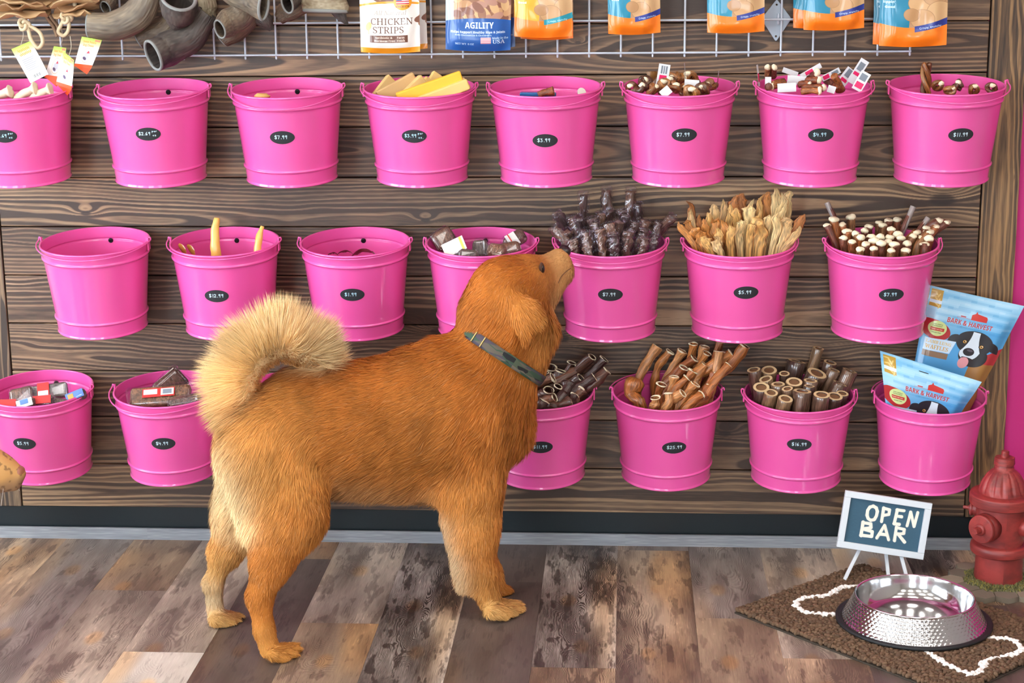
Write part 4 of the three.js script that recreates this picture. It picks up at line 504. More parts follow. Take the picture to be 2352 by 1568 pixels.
{ const R = rng(51), brown = [srgb(150, 92, 44), srgb(120, 70, 40), srgb(176, 118, 62), srgb(100, 58, 38)].map((c) => mottled(c, { roughness: 0.35, clearcoat: 0.6, clearcoatRoughness: 0.2 }));
  const knot = (b, px, py, z, r, label, group, depth = 0) => { const p = atZ(px, py, z), s = R() * 90, t = thing('knotted_chew', label, 'chew', p, group), pts = []; for (let i = 0; i < 9; i++) { const a = i / 8 * Math.PI * 2 * 1.3; pts.push(V(Math.cos(a) * r * 0.62, Math.sin(a * 1.5 + s) * r * 0.5, Math.sin(a) * r * 0.62)); }
    const g = sweep(pts, (u, a) => r * 0.42 * (1 + 0.25 * noise(u * 9, a + s)), { segs: 30, sides: 9 }); g.rotateX(R() * 3); g.rotateZ(R() * 3); mesh('knot', g, brown[Math.floor(R() * 4)], t); const e = lump(r * 0.55, s, 1, 0.7, 0.8); e.translate((R() - 0.5) * r, r * (0.25 + R() * 0.4), r * 0.55); mesh('end', e, creamMat, t); };
  for (const [px, py, dz] of cropPx(1420, 130, 7.84, [[250, 570, 0.05], [400, 550, 0.06], [610, 590, 0.1], [810, 530, 0.03], [1010, 560, 0.08], [1020, 400, -0.02], [1140, 410, -0.04], [1300, 390, -0.04], [1320, 640, 0.1], [1660, 520, 0.0], [1530, 580, 0.07], [930, 470, 0.02], [720, 500, 0], [1400, 520, 0], [1200, 600, 0.05], [480, 480, -0.03]])) knot(5, px, py, RIM_Z + dz, 0.015 + R() * 0.004, 'knotted brown chew with cream end among paper tags', 'knotted chews in a $7.99 bucket');
  card('price_tag', 'white tag with bars and a pink square standing up among knotted chews', null, 1523, 172, RIM_Z + 0.02, 0.027, 0.05, -0.16, 0.15, tagPrint, 0.2);
  card('paper_band', 'white paper band bent over a knotted chew', null, 1588, 196, RIM_Z + 0.06, 0.034, 0.026, -0.1, 0.1, [], 2.5);
  card('thin_tag', 'white tag seen on edge among the knotted chews', null, 1573, 175, RIM_Z + 0.04, 0.022, 0.06, 0.05, 1.5, [], 0.1); card('pink_thin_tag', 'narrow tag seen on edge near the bucket side', null, 1648, 185, RIM_Z, 0.022, 0.045, -0.1, 1.45, [[pinkPrint, 0.02, 0.02, 0, 0]], 0.1); card('folded_tag', 'white tag corner poking out between the knotted chews', null, 1529, 211, RIM_Z + 0.11, 0.024, 0.02, 0.7, 0, [], 0.1);
  { const p = atZ(1500, 178, RIM_Z - 0.05), t = thing('film_fan', 'brown fan-shaped film wrapper behind the pink-square tag', 'wrapper', p); mesh('leaf', gridGeo(10, 6, (u, v) => { const a = lerp(0.35, 1.9, u), r = 0.02 + 0.03 * v; return V(Math.cos(a) * r - 0.0, Math.sin(a) * r - 0.035 + 0.0, 0.006 * Math.sin(u * 18) * v); }), new THREE.MeshPhysicalMaterial({ color: srgb(130, 88, 46), roughness: 0.25, side: THREE.DoubleSide }), t); }
  // sticks with bands
  const lie = (x0, y0, x1, y1, z, r, m, cream) => { const a = atZ(x0, y0, z), c = atZ(x1, y1, z + 0.02), t = thing('banded_stick', 'short brown stick lying among white paper bands', 'chew stick', a, 'short sticks in the $4.99 bucket'); mesh('stick', sweep([V(0, 0, 0), rel(a, a.clone().lerp(c, 0.5)).add(V(0, 0.002, 0)), rel(a, c)], (u, g) => r * (1 + 0.14 * noise(u * 7, g * 2 + x0)), { segs: 10, sides: 9 }), meatTones[m], t); if (cream) { const e = lump(r * 1.15, x0, 0.7, 1, 1), q = rel(a, c); e.translate(q.x, q.y, q.z); mesh('end', e, creamMat, t); } };
  for (const [x0, y0, x1, y1, dz, r, m, cr] of [[325, 350, 330, 190, -0.04, 0.0075, 4, 1], [430, 360, 440, 190, -0.04, 0.0075, 1, 1], [620, 440, 420, 480, -0.02, 0.008, 2, 0], [640, 470, 410, 525, 0.0, 0.0075, 2, 1], [880, 490, 1060, 480, 0.06, 0.0075, 0, 1], [1010, 430, 1220, 420, 0.03, 0.009, 0, 1], [930, 550, 1300, 550, 0.08, 0.0085, 0, 1], [920, 610, 1240, 600, 0.1, 0.0075, 2, 1], [1620, 600, 1480, 330, 0.03, 0.0088, 2, 0], [1330, 400, 1470, 520, 0.0, 0.009, 1, 0], [1040, 380, 1190, 300, -0.05, 0.009, 1, 1], [1500, 500, 1560, 590, 0.04, 0.008, 0, 0], [330, 540, 360, 520, 0.09, 0.008, 1, 0]]) lie(1720 + x0 / 7.587, 130 + y0 / 7.587, 1720 + x1 / 7.587, 130 + y1 / 7.587, RIM_Z + dz, r, m, cr);
  const tp = [[pinkPrint, 0.016, 0.008, 0, -0.006], [greyPrint, 0.014, 0.02, 0, 0.013]];
  const c2 = (n, l, x, y, dz, w, h, roll, yaw, pr, bend) => card(n, l, null, 1720 + x / 7.587, 130 + y / 7.587, RIM_Z + dz, w, h, roll, yaw, pr, bend);
  c2('price_tag', 'white barcode tag rising highest among banded sticks', 1900, 260, 0.0, 0.022, 0.062, -0.55, 0.1, tp, 0.1); c2('price_tag', 'white barcode tag leaning behind the tallest tag', 1680, 370, -0.03, 0.024, 0.05, -0.65, 0.1, tp, 0.1); c2('price_tag', 'white barcode tag with pink block at the bucket side by the handle', 1960, 430, 0.05, 0.024, 0.046, -0.5, -0.2, [[pinkPrint, 0.018, 0.014, 0, -0.01], [greyPrint, 0.016, 0.016, 0, 0.01]], 0.1);
  c2('paper_band', 'large white paper loop lying at the front of the banded sticks', 660, 540, 0.1, 0.042, 0.02, 0.05, 0, [], 3); c2('paper_band', 'white paper loop with grey inside lying behind the large loop', 830, 410, 0.03, 0.045, 0.02, -0.1, 0.2, [], 3); c2('paper_band', 'red-marked white band arched over the sticks', 1080, 250, -0.04, 0.055, 0.012, 0.5, 0.2, [[pinkPrint, 0.02, 0.008, -0.005, 0]], 2); c2('paper_band', 'white paper wing lying across the paper loops', 720, 270, -0.01, 0.04, 0.012, -0.35, 0.3, [], 1); c2('price_tag', 'flat white tag with red print lying on the sticks', 1430, 310, 0.02, 0.014, 0.045, -1.1, 0.2, [[pinkPrint, 0.01, 0.015, 0, -0.012], [greyPrint, 0.008, 0.016, 0, 0.01]], 0.1); c2('thin_tag', 'narrow white tag on edge at the bucket side by the handle ear', 160, 330, 0.0, 0.012, 0.05, 0.12, 1.2, [[pinkPrint, 0.01, 0.02, 0, -0.005]], 0.1); c2('paper_band', 'white paper tube round an upright stick', 335, 430, 0.05, 0.014, 0.02, 0, 0, [], 1); c2('paper_band', 'white paper square wrapped round a cream stick end', 1440, 570, 0.1, 0.018, 0.016, -0.3, 0, [], 1);
  // last bucket of the top row
  { const b = 7, foot = inBucket(b, -0.035, 0.03, -0.01), t = thing('braided_chew', 'tall braided brown chew standing in the $11.99 bucket by the post', 'chew', foot); for (const k of [0, 1, 2]) { const pts = []; for (let i = 0; i <= 14; i++) { const u = i / 14, a = u * 13 + k * 2.094, c = foot.clone().lerp(atZ(2127, 145, RIM_Z - 0.03), u); pts.push(rel(foot, c.add(V(Math.cos(a) * 0.008, 0, Math.sin(a) * 0.008)))); } mesh('strand', sweep(pts, (u) => 0.0072 * (1 - 0.25 * u), { segs: 44, sides: 8 }), [brown[1], brown[0], brown[2]][k], t); } }
  for (const [px, py, dz, l] of [[2153, 196, 0.0, 'twisted brown chew next to the tall braided chew'], [2198, 196, 0.05, 'amber knotted chew with a big cream end'], [2182, 206, 0.07, 'small cream crumbly chew beside the amber knot'], [2236, 206, 0.03, 'flat cream chew end lying low in the bucket'], [2277, 203, 0.0, 'small tan chew end by the bucket side']]) knot(7, px, py, RIM_Z + dz, 0.014, l + ' in the $11.99 bucket', null);
}
// cheese chews
{ const R = rng(61), cheese = [srgb(226, 172, 60), srgb(214, 178, 116), srgb(232, 196, 120), srgb(196, 158, 106), srgb(236, 184, 52)].map((c) => std(c, 0.55)); const X = (x, y) => [780 + x / 2.834, y / 2.834];
  for (const [x0, y0, x1, y1, dz, w, h, m, l] of [[420, 640, 760, 520, 0.075, 0.036, 0.022, 4, 'long yellow cheese chew bar lying across the others'], [560, 650, 800, 560, 0.09, 0.026, 0.02, 2, 'tan lower cheese chew bar under the long yellow one'], [290, 620, 460, 530, 0.05, 0.034, 0.02, 3, 'grey-tan crusted cheese chew bar'], [260, 610, 315, 540, 0.0, 0.028, 0.016, 1, 'short brown-tan cheese chew against the bucket side'], [440, 620, 520, 545, 0.06, 0.03, 0.018, 1, 'tan cheese chew wedge in the middle'], [560, 620, 620, 510, -0.03, 0.026, 0.018, 2, 'pale yellow rounded cheese chew standing at the back'], [520, 620, 560, 545, 0.0, 0.02, 0.015, 2, 'small pale cheese chew crumb between bars'], [740, 620, 800, 560, 0.03, 0.03, 0.016, 1, 'tan cheese chew end by the bucket side']]) {
    const a = atZ(...X(x0, y0), RIM_Z + dz), c = atZ(...X(x1, y1), RIM_Z + dz - 0.02), d = c.clone().sub(a), t = thing('cheese_chew', l, 'chew', a, 'cheese chews'), g = rbox(d.length() + 0.03, w, h, 0.004, 0, 0, 0, 3); bumpy(g, 0.0035, 40, x0); g.applyQuaternion(new THREE.Quaternion().setFromUnitVectors(V(1, 0, 0), d.clone().normalize())); g.translate(d.x / 2, d.y / 2, d.z / 2); mesh('bar', g, cheese[m], t); } }
// single pieces in the other top-row buckets
const solo = (name, label, cat, px, py, z, geo, mat, part = 'piece') => { const t = thing(name, label, cat, atZ(px, py, z)); mesh(part, geo, mat, t); return t; };
solo('treat_packet', 'blue treat packet lying flat inside the $3.99 bucket', 'packet', 1236, 216, RIM_Z + 0.06, bumpy(rbox(0.085, 0.012, 0.04, 0.004, 0, 0, 0, 3), 0.003, 60), std(srgb(20, 92, 150), 0.25, { clearcoat: 1 }));
solo('brown_chew', 'rounded brown chew lying beside the blue packet', 'chew', 1256, 214, RIM_Z + 0.08, bumpy(sweep([V(-0.02, -0.004, 0), V(0, 0.003, 0), V(0.016, 0.006, 0)], (u) => 0.008 + 0.003 * u, { segs: 12, sides: 10 }), 0.004, 70), meatTones[0]);
solo('foil_disc', 'grey round foil disc leaning on the side of the $3.99 bucket', 'disc', 1336, 212, RIM_Z + 0.02, new THREE.CylinderGeometry(0.011, 0.011, 0.002, 24).rotateX(1.2).rotateY(0.5), std(srgb(190, 186, 180), 0.3, { metalness: 0.5 }));
solo('crumb', 'tan crumbly chew piece low in the $7.99 top-row bucket', 'chew', 604, 221, RIM_Z + 0.07, lump(0.014, 6, 1.5, 0.6, 1), std(srgb(222, 176, 104), 0.6));
for (const [px, py, l] of [[78, 208, 'pale rawhide bone with a knotted end under the paper tags'], [112, 210, 'pale rawhide bone leaning on the bucket side'], [20, 214, 'pale rawhide bone lying lowest under the paper tags']]) { const a = atZ(px, py, RIM_Z + 0.06), t = thing('rawhide_bone', l, 'bone', a, 'rawhide bones'); mesh('bone', bumpy(sweep([V(-0.045, -0.022, 0), V(-0.01, 0, 0), V(0.008, 0.006, 0)], (u) => 0.0105 + 0.007 * smooth(0.65, 0.85, u) - 0.012 * smooth(0.94, 1, u), { segs: 22, sides: 12 }), 0.006, 55, px), std(srgb(226, 208, 178), 0.6), t); }
// horn tips
{ const hornMat = new THREE.MeshPhysicalMaterial({ color: srgb(232, 176, 88), roughness: 0.35, clearcoat: 0.4 }), b = 9; for (const [tx, ty, mx, my, r, l] of [[498, 500, 495, 575, 0.014, 'tall pale amber horn tip standing in the $12.99 bucket'], [603, 519, 592, 572, 0.011, 'narrow amber horn tip leaning in the $12.99 bucket']]) { const tip = atZ(tx, ty, RIM_Z), mid = atZ(mx, my, RIM_Z + 0.02), q = local(b, mid), foot = inBucket(b, q.x * 0.8, 0.03, q.z), t = thing('horn_tip', l, 'chew', foot, 'horn tips'); mesh('tip', bumpy(sweep([foot, mid, mid.clone().lerp(tip, 0.6).add(V(-0.003, 0, 0)), tip].map((p) => rel(foot, p)), (u) => r * (1.1 - 0.62 * u), { segs: 22, sides: 12, squash: 0.7 }), 0.003, 50, tx), hornMat, t); }
  for (const [px, py] of [[420, 572], [440, 574]]) { const t = thing('film_flap', 'clear amber film flap at the side of the $12.99 bucket', 'wrapper', atZ(px, py, RIM_Z + 0.02), 'film flaps'); mesh('flap', bumpy(sweep([V(-0.01, 0.012, 0), V(0.004, 0, 0.01), V(0.014, -0.014, 0.02)], (u) => 0.009 * Math.sin(Math.PI * (0.15 + u * 0.8)), { segs: 12, sides: 8, squash: 0.15 }), 0.003, 80), new THREE.MeshPhysicalMaterial({ color: srgb(190, 130, 60), roughness: 0.15, transmission: 0.4, thickness: 0 }), t); } }
// dried ears
{ const earMat = std(srgb(110, 58, 40), 0.4, { clearcoat: 0.4 }); for (const [px, py, r, l] of [[838, 573, 0.03, 'curled dark brown dried ear in the $1.99 bucket'], [795, 575, 0.018, 'small brown dried ear scrap in the $1.99 bucket'], [766, 580, 0.012, 'tan dried ear crumb in the $1.99 bucket']]) { const t = thing('dried_ear', l, 'chew', atZ(px, py, RIM_Z + 0.04), 'dried ears'); mesh('ear', gridGeo(14, 8, (u, v) => { const a = (u - 0.5) * 2.6; return V(Math.sin(a) * r * (0.5 + v * 0.7), r * 0.5 * v * Math.cos(a * 1.7) - r * 0.3 + 0.12 * r * noise(u * 5, v * 4, px), (v - 0.5) * r * 1.3); }), Object.assign(earMat, { side: THREE.DoubleSide }), t); } }
// small wrapped packets
function packet(name, label, group, px, py, z, w, h, d, rot, mat, prints) { const t = thing(name, label, 'packet', atZ(px, py, z), group); const g = bumpy(rbox(w, h, d, Math.min(h, d) * 0.4, 0, 0, 0, 4), 0.006, 55, px); mesh('wrapped_chew', g, mat, t); mesh('film', bumpy(rbox(w * 1.08, h * 1.12, d * 1.1, Math.min(h, d) * 0.4, 0, 0, 0, 5), 0.012, 60, px + 9), filmMat, t); let n = 0; for (const [m, a, b, ox, oy] of prints) mesh('label', rbox(a, b, 0.001, 0.0004, ox, oy, d * 0.62 + 0.001 * n++), m, t); t.rotation.set(...rot); return t; }
{ const redLabel = std(srgb(206, 40, 36), 0.4), whiteLabel = std(srgb(224, 224, 220), 0.55), creamLabel = std(srgb(214, 200, 90), 0.5), blueLabel = std(srgb(90, 130, 190), 0.5), meat = wrapTones[1], gray = mottled(srgb(104, 90, 84), { roughness: 0.35, clearcoat: 0.8 });
  const sack = (px, py, z, w, h, r, l, m, pr = []) => packet('wrapped_chew_packet', l, 'wrapped chews in the half-hidden bucket', px, py, z, w, h, 0.03, [-0.5, 0.2 * Math.sin(px), r], m, pr);
  sack(1020, 550, RIM_Z - 0.02, 0.055, 0.05, 0.6, 'silvery wrapped chew standing at the bucket side', meat); sack(1048, 572, RIM_Z + 0.05, 0.05, 0.045, 0.4, 'wrapped chew with a big white printed label', meat, [[whiteLabel, 0.055, 0.036, 0, 0], [creamLabel, 0.006, 0.034, 0.02, 0]]); sack(1105, 574, RIM_Z + 0.04, 0.04, 0.05, 0.1, 'upright crinkled wrapped chew in the middle', gray); sack(1140, 578, RIM_Z + 0.06, 0.045, 0.035, -0.2, 'small reddish wrapped chew near the rim', wrapTones[3]); sack(1182, 552, RIM_Z - 0.03, 0.06, 0.035, 0.6, 'wrapped chew with red and white striped label', meat, [[whiteLabel, 0.026, 0.034, -0.008, 0], [redLabel, 0.003, 0.034, -0.012, 0]]); sack(1170, 574, RIM_Z + 0.03, 0.055, 0.035, 0.3, 'wrapped chew lying under the striped one', wrapTones[3]); sack(1075, 588, RIM_Z + 0.09, 0.05, 0.03, 0, 'wrapped chew flat at the front of the bucket', gray);
  const pk = (px, py, z, w, h, rx, r, l, m, pr) => packet('treat_packet', l, 'small packets in the $5.99 bottom-row bucket', px, py, z, w, h, 0.022, [rx, 0, r], m, pr);
  pk(105, 900, RIM_Z, 0.115, 0.04, -0.5, 0.14, 'long dark wrapped bar with a red label across its middle', gray, [[redLabel, 0.03, 0.042, -0.002, 0], [whiteLabel, 0.026, 0.016, -0.002, -0.008]]); pk(50, 912, RIM_Z + 0.02, 0.06, 0.045, -0.5, 0.2, 'brown wrapped bar behind the red labels', meat, []); pk(100, 920, RIM_Z + 0.08, 0.05, 0.025, -0.5, 0.1, 'small packet with faded red label at the rim', gray, [[redLabel, 0.045, 0.02, 0, 0]]); pk(60, 928, RIM_Z + 0.1, 0.045, 0.025, -0.5, 0.3, 'small packet with pale blue label at the rim', gray, [[whiteLabel, 0.04, 0.02, 0, 0], [blueLabel, 0.02, 0.012, 0, 0.003]]); pk(175, 910, RIM_Z + 0.05, 0.05, 0.024, -0.5, 0.4, 'small packet with blue and orange pictured label', gray, [[blueLabel, 0.045, 0.02, 0, 0], [std(srgb(226, 160, 80), 0.5), 0.014, 0.012, -0.01, 0]]); pk(18, 928, RIM_Z + 0.09, 0.06, 0.02, -0.5, 0.05, 'small packet with a bright red label sunk by the bucket rim', gray, [[redLabel, 0.05, 0.018, 0, 0]]); pk(140, 925, RIM_Z + 0.07, 0.04, 0.022, -0.5, -0.2, 'clear crinkled packet between the labelled ones', gray, []);
  const bigMeat = mottled(srgb(132, 94, 64), { roughness: 0.45, clearcoat: 0.6, clearcoatRoughness: 0.2 });
  packet('wrapped_bar', 'large tan wrapped bar with red and white barcode label', null, 368, 912, RIM_Z + 0.04, 0.15, 0.055, 0.03, [-0.75, 0, 0.1], bigMeat, [[redLabel, 0.08, 0.024, 0.0, 0.004], [whiteLabel, 0.034, 0.014, -0.02, 0.006], [whiteLabel, 0.032, 0.018, 0.022, 0.004], [greyPrint, 0.022, 0.012, 0.022, 0.004]]); packet('wrapped_bar', 'large brown wrapped bar standing behind the barcoded bar', null, 392, 885, RIM_Z - 0.03, 0.085, 0.06, 0.035, [-0.3, 0.5, 0.75], mottled(srgb(104, 76, 62), { roughness: 0.4, clearcoat: 0.8 }), []); packet('wrapped_bar', 'dark crinkled wrapped bar under the barcoded bar', null, 425, 922, RIM_Z + 0.06, 0.08, 0.03, 0.03, [-0.6, 0, 0.2], wrapTones[0], []); }
// ---------------------------------------------------------------- wire grid with hanging goods
const wireMat = std(srgb(206, 214, 226), 0.35);
{ const g = thing('wire_grid', 'white wire grid panel of squares mounted on the plank wall', 'wire grid', V(-0.41, 1.254, 0.02)), X0 = -1.56, X1 = 0.6715, ox = -g.position.x;
  for (let k = 0; k < 6; k++) mesh('horizontal_wire', rod(V(X0 + ox, k * 0.0765, 0.0028), V(X1 + ox, k * 0.0765, 0.0028), 0.0026), wireMat, g);
  for (let x = X1 - 0.002; x > X0; x -= 0.0762) mesh('vertical_wire', merge([rod(V(x + ox, -0.0085, -0.0024), V(x + ox, 0.39, -0.0024), 0.0026), new THREE.SphereGeometry(0.0026, 8, 6).translate(x + ox, -0.0085, -0.0024)]), wireMat, g);
  const c = atZ(1783, 47, 0.008), t = thing('grid_bracket', 'grey diamond-shaped bracket plate behind the wire grid', 'bracket', c), s = new THREE.Shape(); const pts = [[0, 0.049], [0.035, 0.004], [0, -0.049], [-0.035, 0.004]]; pts.forEach(([x, y], i) => { const n = pts[(i + 1) % 4], m = (u) => [lerp(x, n[0], u), lerp(y, n[1], u)]; if (!i) s.moveTo(...m(0.08)); else { s.quadraticCurveTo(x, y, ...m(0.08)); } s.lineTo(...m(0.92)); }); s.quadraticCurveTo(...pts[0], ...[lerp(0, 0.035, 0.08), lerp(0.049, 0.004, 0.08)]);
  for (const [x, y] of [[0, 0.037], [0.024, 0.002], [0, -0.037], [-0.024, 0.002]]) { const h = new THREE.Path(); h.absarc(x, y, 0.0032, 0, Math.PI * 2); s.holes.push(h); }
  mesh('plate', new THREE.ExtrudeGeometry(s, { depth: 0.002, bevelEnabled: true, bevelSize: 0.0008, bevelThickness: 0.0008, bevelSegments: 1 }), std(srgb(172, 184, 198), 0.4), t); mesh('clip', rbox(0.005, 0.026, 0.008, 0.002, 0.004, 0.004, 0.006), wireMat, t); }
// printed pouches
const bagTex = canvasTex(1280, 420, (g) => {
  const cell = (i) => i * 256; g.textBaseline = 'alphabetic';
  { const x = cell(0); g.fillStyle = '#f2eee9'; g.fillRect(x, 0, 256, 420); g.fillStyle = '#7d5540'; g.beginPath(); g.ellipse(x + 110, 90, 90, 108, 0, 0, 7); g.fill(); for (let i = 0; i < 26; i++) { g.fillStyle = ['#8f6248', '#6a4532', '#a1745a'][i % 3]; g.beginPath(); g.ellipse(x + 50 + (i * 37 % 120), 20 + (i * 53 % 150), 24, 9, i, 0, 7); g.fill(); } g.fillStyle = '#f4f1ec'; g.fillRect(x, 200, 256, 220); g.strokeStyle = '#f5a01e'; g.lineWidth = 9; g.beginPath(); g.moveTo(x, 208); g.quadraticCurveTo(x + 110, 180, x + 256, 200); g.stroke(); g.fillStyle = '#f5a01e'; g.fillRect(x, 396, 256, 24); g.beginPath(); g.arc(x + 185, 190, 38, 0, 7); g.fill(); g.fillStyle = '#fff'; g.fillRect(x + 158, 166, 54, 36); g.fillStyle = '#c8283c'; for (let i = 0; i < 4; i++) g.fillRect(x + 158, 166 + i * 10, 54, 5); g.fillStyle = '#26438f'; g.fillRect(x + 158, 166, 24, 19); g.fillStyle = '#4a2a18'; g.font = 'bold 12px serif'; g.fillText('AMERICA', x + 154, 216); g.fillStyle = '#b0a498'; g.font = 'italic 26px serif'; g.fillText('All Natural', x + 62, 248); g.fillStyle = '#5a3526'; g.font = '40px serif'; g.fillText('CHICKEN', x + 48, 292); g.fillText('STRIPS', x + 56, 330); g.fillStyle = '#e8a83e'; g.beginPath(); g.ellipse(x + 40, 300, 12, 20, 0.3, 0, 7); g.fill(); g.fillRect(x + 38, 318, 4, 18); g.fillStyle = '#6a4030'; g.fillRect(x + 44, 340, 160, 32); g.fillStyle = '#e9ded2'; g.font = 'bold 12px serif'; g.fillText('Antibiotic &', x + 66, 354); g.fillText('Hormone Free', x + 62, 368); g.fillText('Farm', x + 158, 354); g.fillText('Fresh', x + 158, 368); }
  { const x = cell(1); g.fillStyle = '#b08468'; g.fillRect(x, 0, 256, 420); for (let i = 0; i < 130; i++) { g.fillStyle = ['#c89a70', '#9a6a50', '#d8b080', '#8a5a48', '#b98a78'][i % 5]; g.beginPath(); g.ellipse(x + i * 71 % 256, i * 43 % 330, 30, 16, i * 1.7, 0, 7); g.fill(); } g.fillStyle = '#b9cde0'; g.fillRect(x, 0, 34, 420); g.fillStyle = '#1557a8'; g.beginPath(); g.moveTo(x, 290); g.quadraticCurveTo(x + 120, 258, x + 256, 284); g.lineTo(x + 256, 420); g.lineTo(x, 420); g.fill(); g.fillStyle = '#f2f6fa'; g.font = 'bold 40px sans-serif'; g.save(); g.translate(x + 78, 318); g.scale(0.72, 1); g.fillText('AGILITY', 0, 0); g.restore(); g.font = 'bold 14px serif'; g.fillText('Helps Support Healthy Hips & Joints', x + 22, 340, 210); g.font = '9px serif'; g.fillText('with Glucosamine & Chondroitin', x + 40, 352, 170); g.fillStyle = '#f6d4dc'; g.fillRect(x + 138, 358, 40, 28); g.fillStyle = '#d8707c'; for (let i = 0; i < 4; i++) g.fillRect(x + 138, 361 + i * 7, 40, 3); g.fillStyle = '#f2f6fa'; g.font = '13px serif'; g.fillText('Made in the', x + 182, 366, 62); g.font = '24px serif'; g.fillText('USA', x + 184, 386); g.font = '11px serif'; g.fillText('NET WT  6 OZ', x + 40, 392); }
  const biscuits = (x, top, mid, ribbon, txt) => { g.fillStyle = top; g.fillRect(x, 0, 256, 420); g.fillStyle = '#b68a64'; g.beginPath(); g.moveTo(x + 120, 150); g.quadraticCurveTo(x + 190, 120, x + 256, 130); g.lineTo(x + 256, 340); g.lineTo(x + 110, 350); g.fill(); for (const [a, b, r, c] of [[150, 230, 44, '#d0a474'], [205, 200, 46, '#c09468'], [225, 270, 50, '#cfa678'], [160, 300, 46, '#c79a6c'], [120, 280, 30, '#b88a5e']]) { g.fillStyle = c; g.beginPath(); g.ellipse(x + a, b, r, r * 0.92, 0.3, 0, 7); g.fill(); g.strokeStyle = '#a47a52'; g.lineWidth = 2; g.stroke(); } g.fillStyle = mid; g.fillRect(x, 150, 74, 190); g.fillStyle = '#fb7e14'; g.beginPath(); g.moveTo(x, 318); g.quadraticCurveTo(x + 120, 352, x + 256, 322); g.lineTo(x + 256, 420); g.lineTo(x, 420); g.fill(); g.fillStyle = ribbon; g.beginPath(); g.moveTo(x + 132, 330); g.quadraticCurveTo(x + 190, 322, x + 256, 296); g.lineTo(x + 256, 326); g.quadraticCurveTo(x + 200, 346, x + 132, 356); g.fill(); g.fillStyle = '#dff0f6'; g.font = 'bold 15px sans-serif'; if (txt) { g.fillText('Finger', x + 14, 206); g.fillText("lippin'", x + 14, 228); g.fillText('Good', x + 20, 250); } g.font = '12px sans-serif'; g.save(); g.translate(x + 150, 344); g.rotate(-0.12); g.fillText('Crispy, crunchy', 0, 0, 92); g.restore(); };
  biscuits(cell(2), '#f6a818', '#f6a818', '#1a92a8', 1); biscuits(cell(3), '#0d86a8', '#0d86a8', '#21348c', 1); biscuits(cell(4), '#0b7ea2', '#0b7ea2', '#1b2f88', 1);
});
const bagMat = new THREE.MeshPhysicalMaterial({ map: bagTex, roughness: 0.4, clearcoat: 0.45, clearcoatRoughness: 0.12, side: THREE.DoubleSide });
function pouchGeo(w, h, d, cell, nCells, seed = 0) {      // origin at the middle of the lower edge; both faces, sealed rims
  const face = (s) => gridGeo(20, 24, (u, v) => { const e = Math.min(u, 1 - u) * w, seal = smooth(0.004, 0.03, e) * smooth(0, 0.02, v * h) * smooth(1, 0.82, v), belly = lerp(1.15, 0.45, smooth(0, 1, v)); return V((u - 0.5) * w, v * h + (s > 0 ? -0.004 * Math.sin(Math.PI * u) * (1 - v) : 0), s * (0.0006 + d * seal * belly * (1 + 0.28 * noise(u * 3.3, v * 3.6, seed + s))) + 0.002 * noise(u * 9, v * 6, seed)); });
  const a = face(1), b = face(-1); const uv = a.attributes.uv; for (const g of [a, b]) { const q = g.attributes.uv; for (let i = 0; i < q.count; i++) q.setX(i, (cell + 0.01 + q.getX(i) * 0.98) / nCells); } const ix = b.index.array; for (let i = 0; i < ix.length; i += 3) { const t = ix[i]; ix[i] = ix[i + 1]; ix[i + 1] = t; } b.computeVertexNormals(); return mergeGeometries([a, b]);
}
function bag(cx, by, z, wpx, h, cell, roll, yaw, label) {
  const p = atZ(cx, by, z), w = wpx / (FOCAL / (4.25 - z)); const t = thing('treat_bag', label, 'treat bag', p, 'treat bags hanging on the wire grid'); mesh('pouch', pouchGeo(w, h, 0.013, cell, 5, cx), bagMat, t);
  t.rotation.set(-0.03, yaw, roll, 'ZYX'); }
bag(980 - 63, 113, 0.06, 128, 0.21, 0, 0.02, 0.1, 'second white chicken strips bag behind the front one'); bag(897, 119, 0.105, 134, 0.215, 0, 0.0, 0.05, 'front white bag of chicken strips with orange bottom edge');
bag(1118, 108, 0.055, 128, 0.21, 1, 0, 0.1, 'rear blue agility treat bag'); bag(1098, 114, 0.1, 146, 0.215, 1, -0.02, 0.05, 'front blue agility treat bag with a clear window');
bag(1256, 88, 0.05, 118, 0.19, 2, 0, 0, 'rear yellow biscuit bag'); bag(1248, 83, 0.09, 130, 0.19, 2, 0, 0, 'front yellow biscuit bag with an orange bottom');
bag(1457, 76, 0.085, 116, 0.19, 3, 0.02, 0, 'teal and orange biscuit bag beside the yellow biscuit bag'); bag(1690, 73, 0.085, 126, 0.19, 3, 0.02, -0.05, 'teal and orange biscuit bag hanging alone next to the diamond bracket');
bag(1890, 62, 0.05, 130, 0.19, 3, 0.02, 0, 'rear teal biscuit bag of the pair next to the diamond bracket'); bag(1915, 66, 0.09, 132, 0.19, 4, 0.03, -0.05, 'front teal biscuit bag of the pair next to the diamond bracket');
bag(2078, 101, 0.07, 140, 0.21, 4, 0, 0, 'rear teal biscuit bag at the grid end by the post'); bag(2096, 104, 0.12, 146, 0.215, 4, 0.01, -0.05, 'large front teal biscuit bag at the grid end by the post');
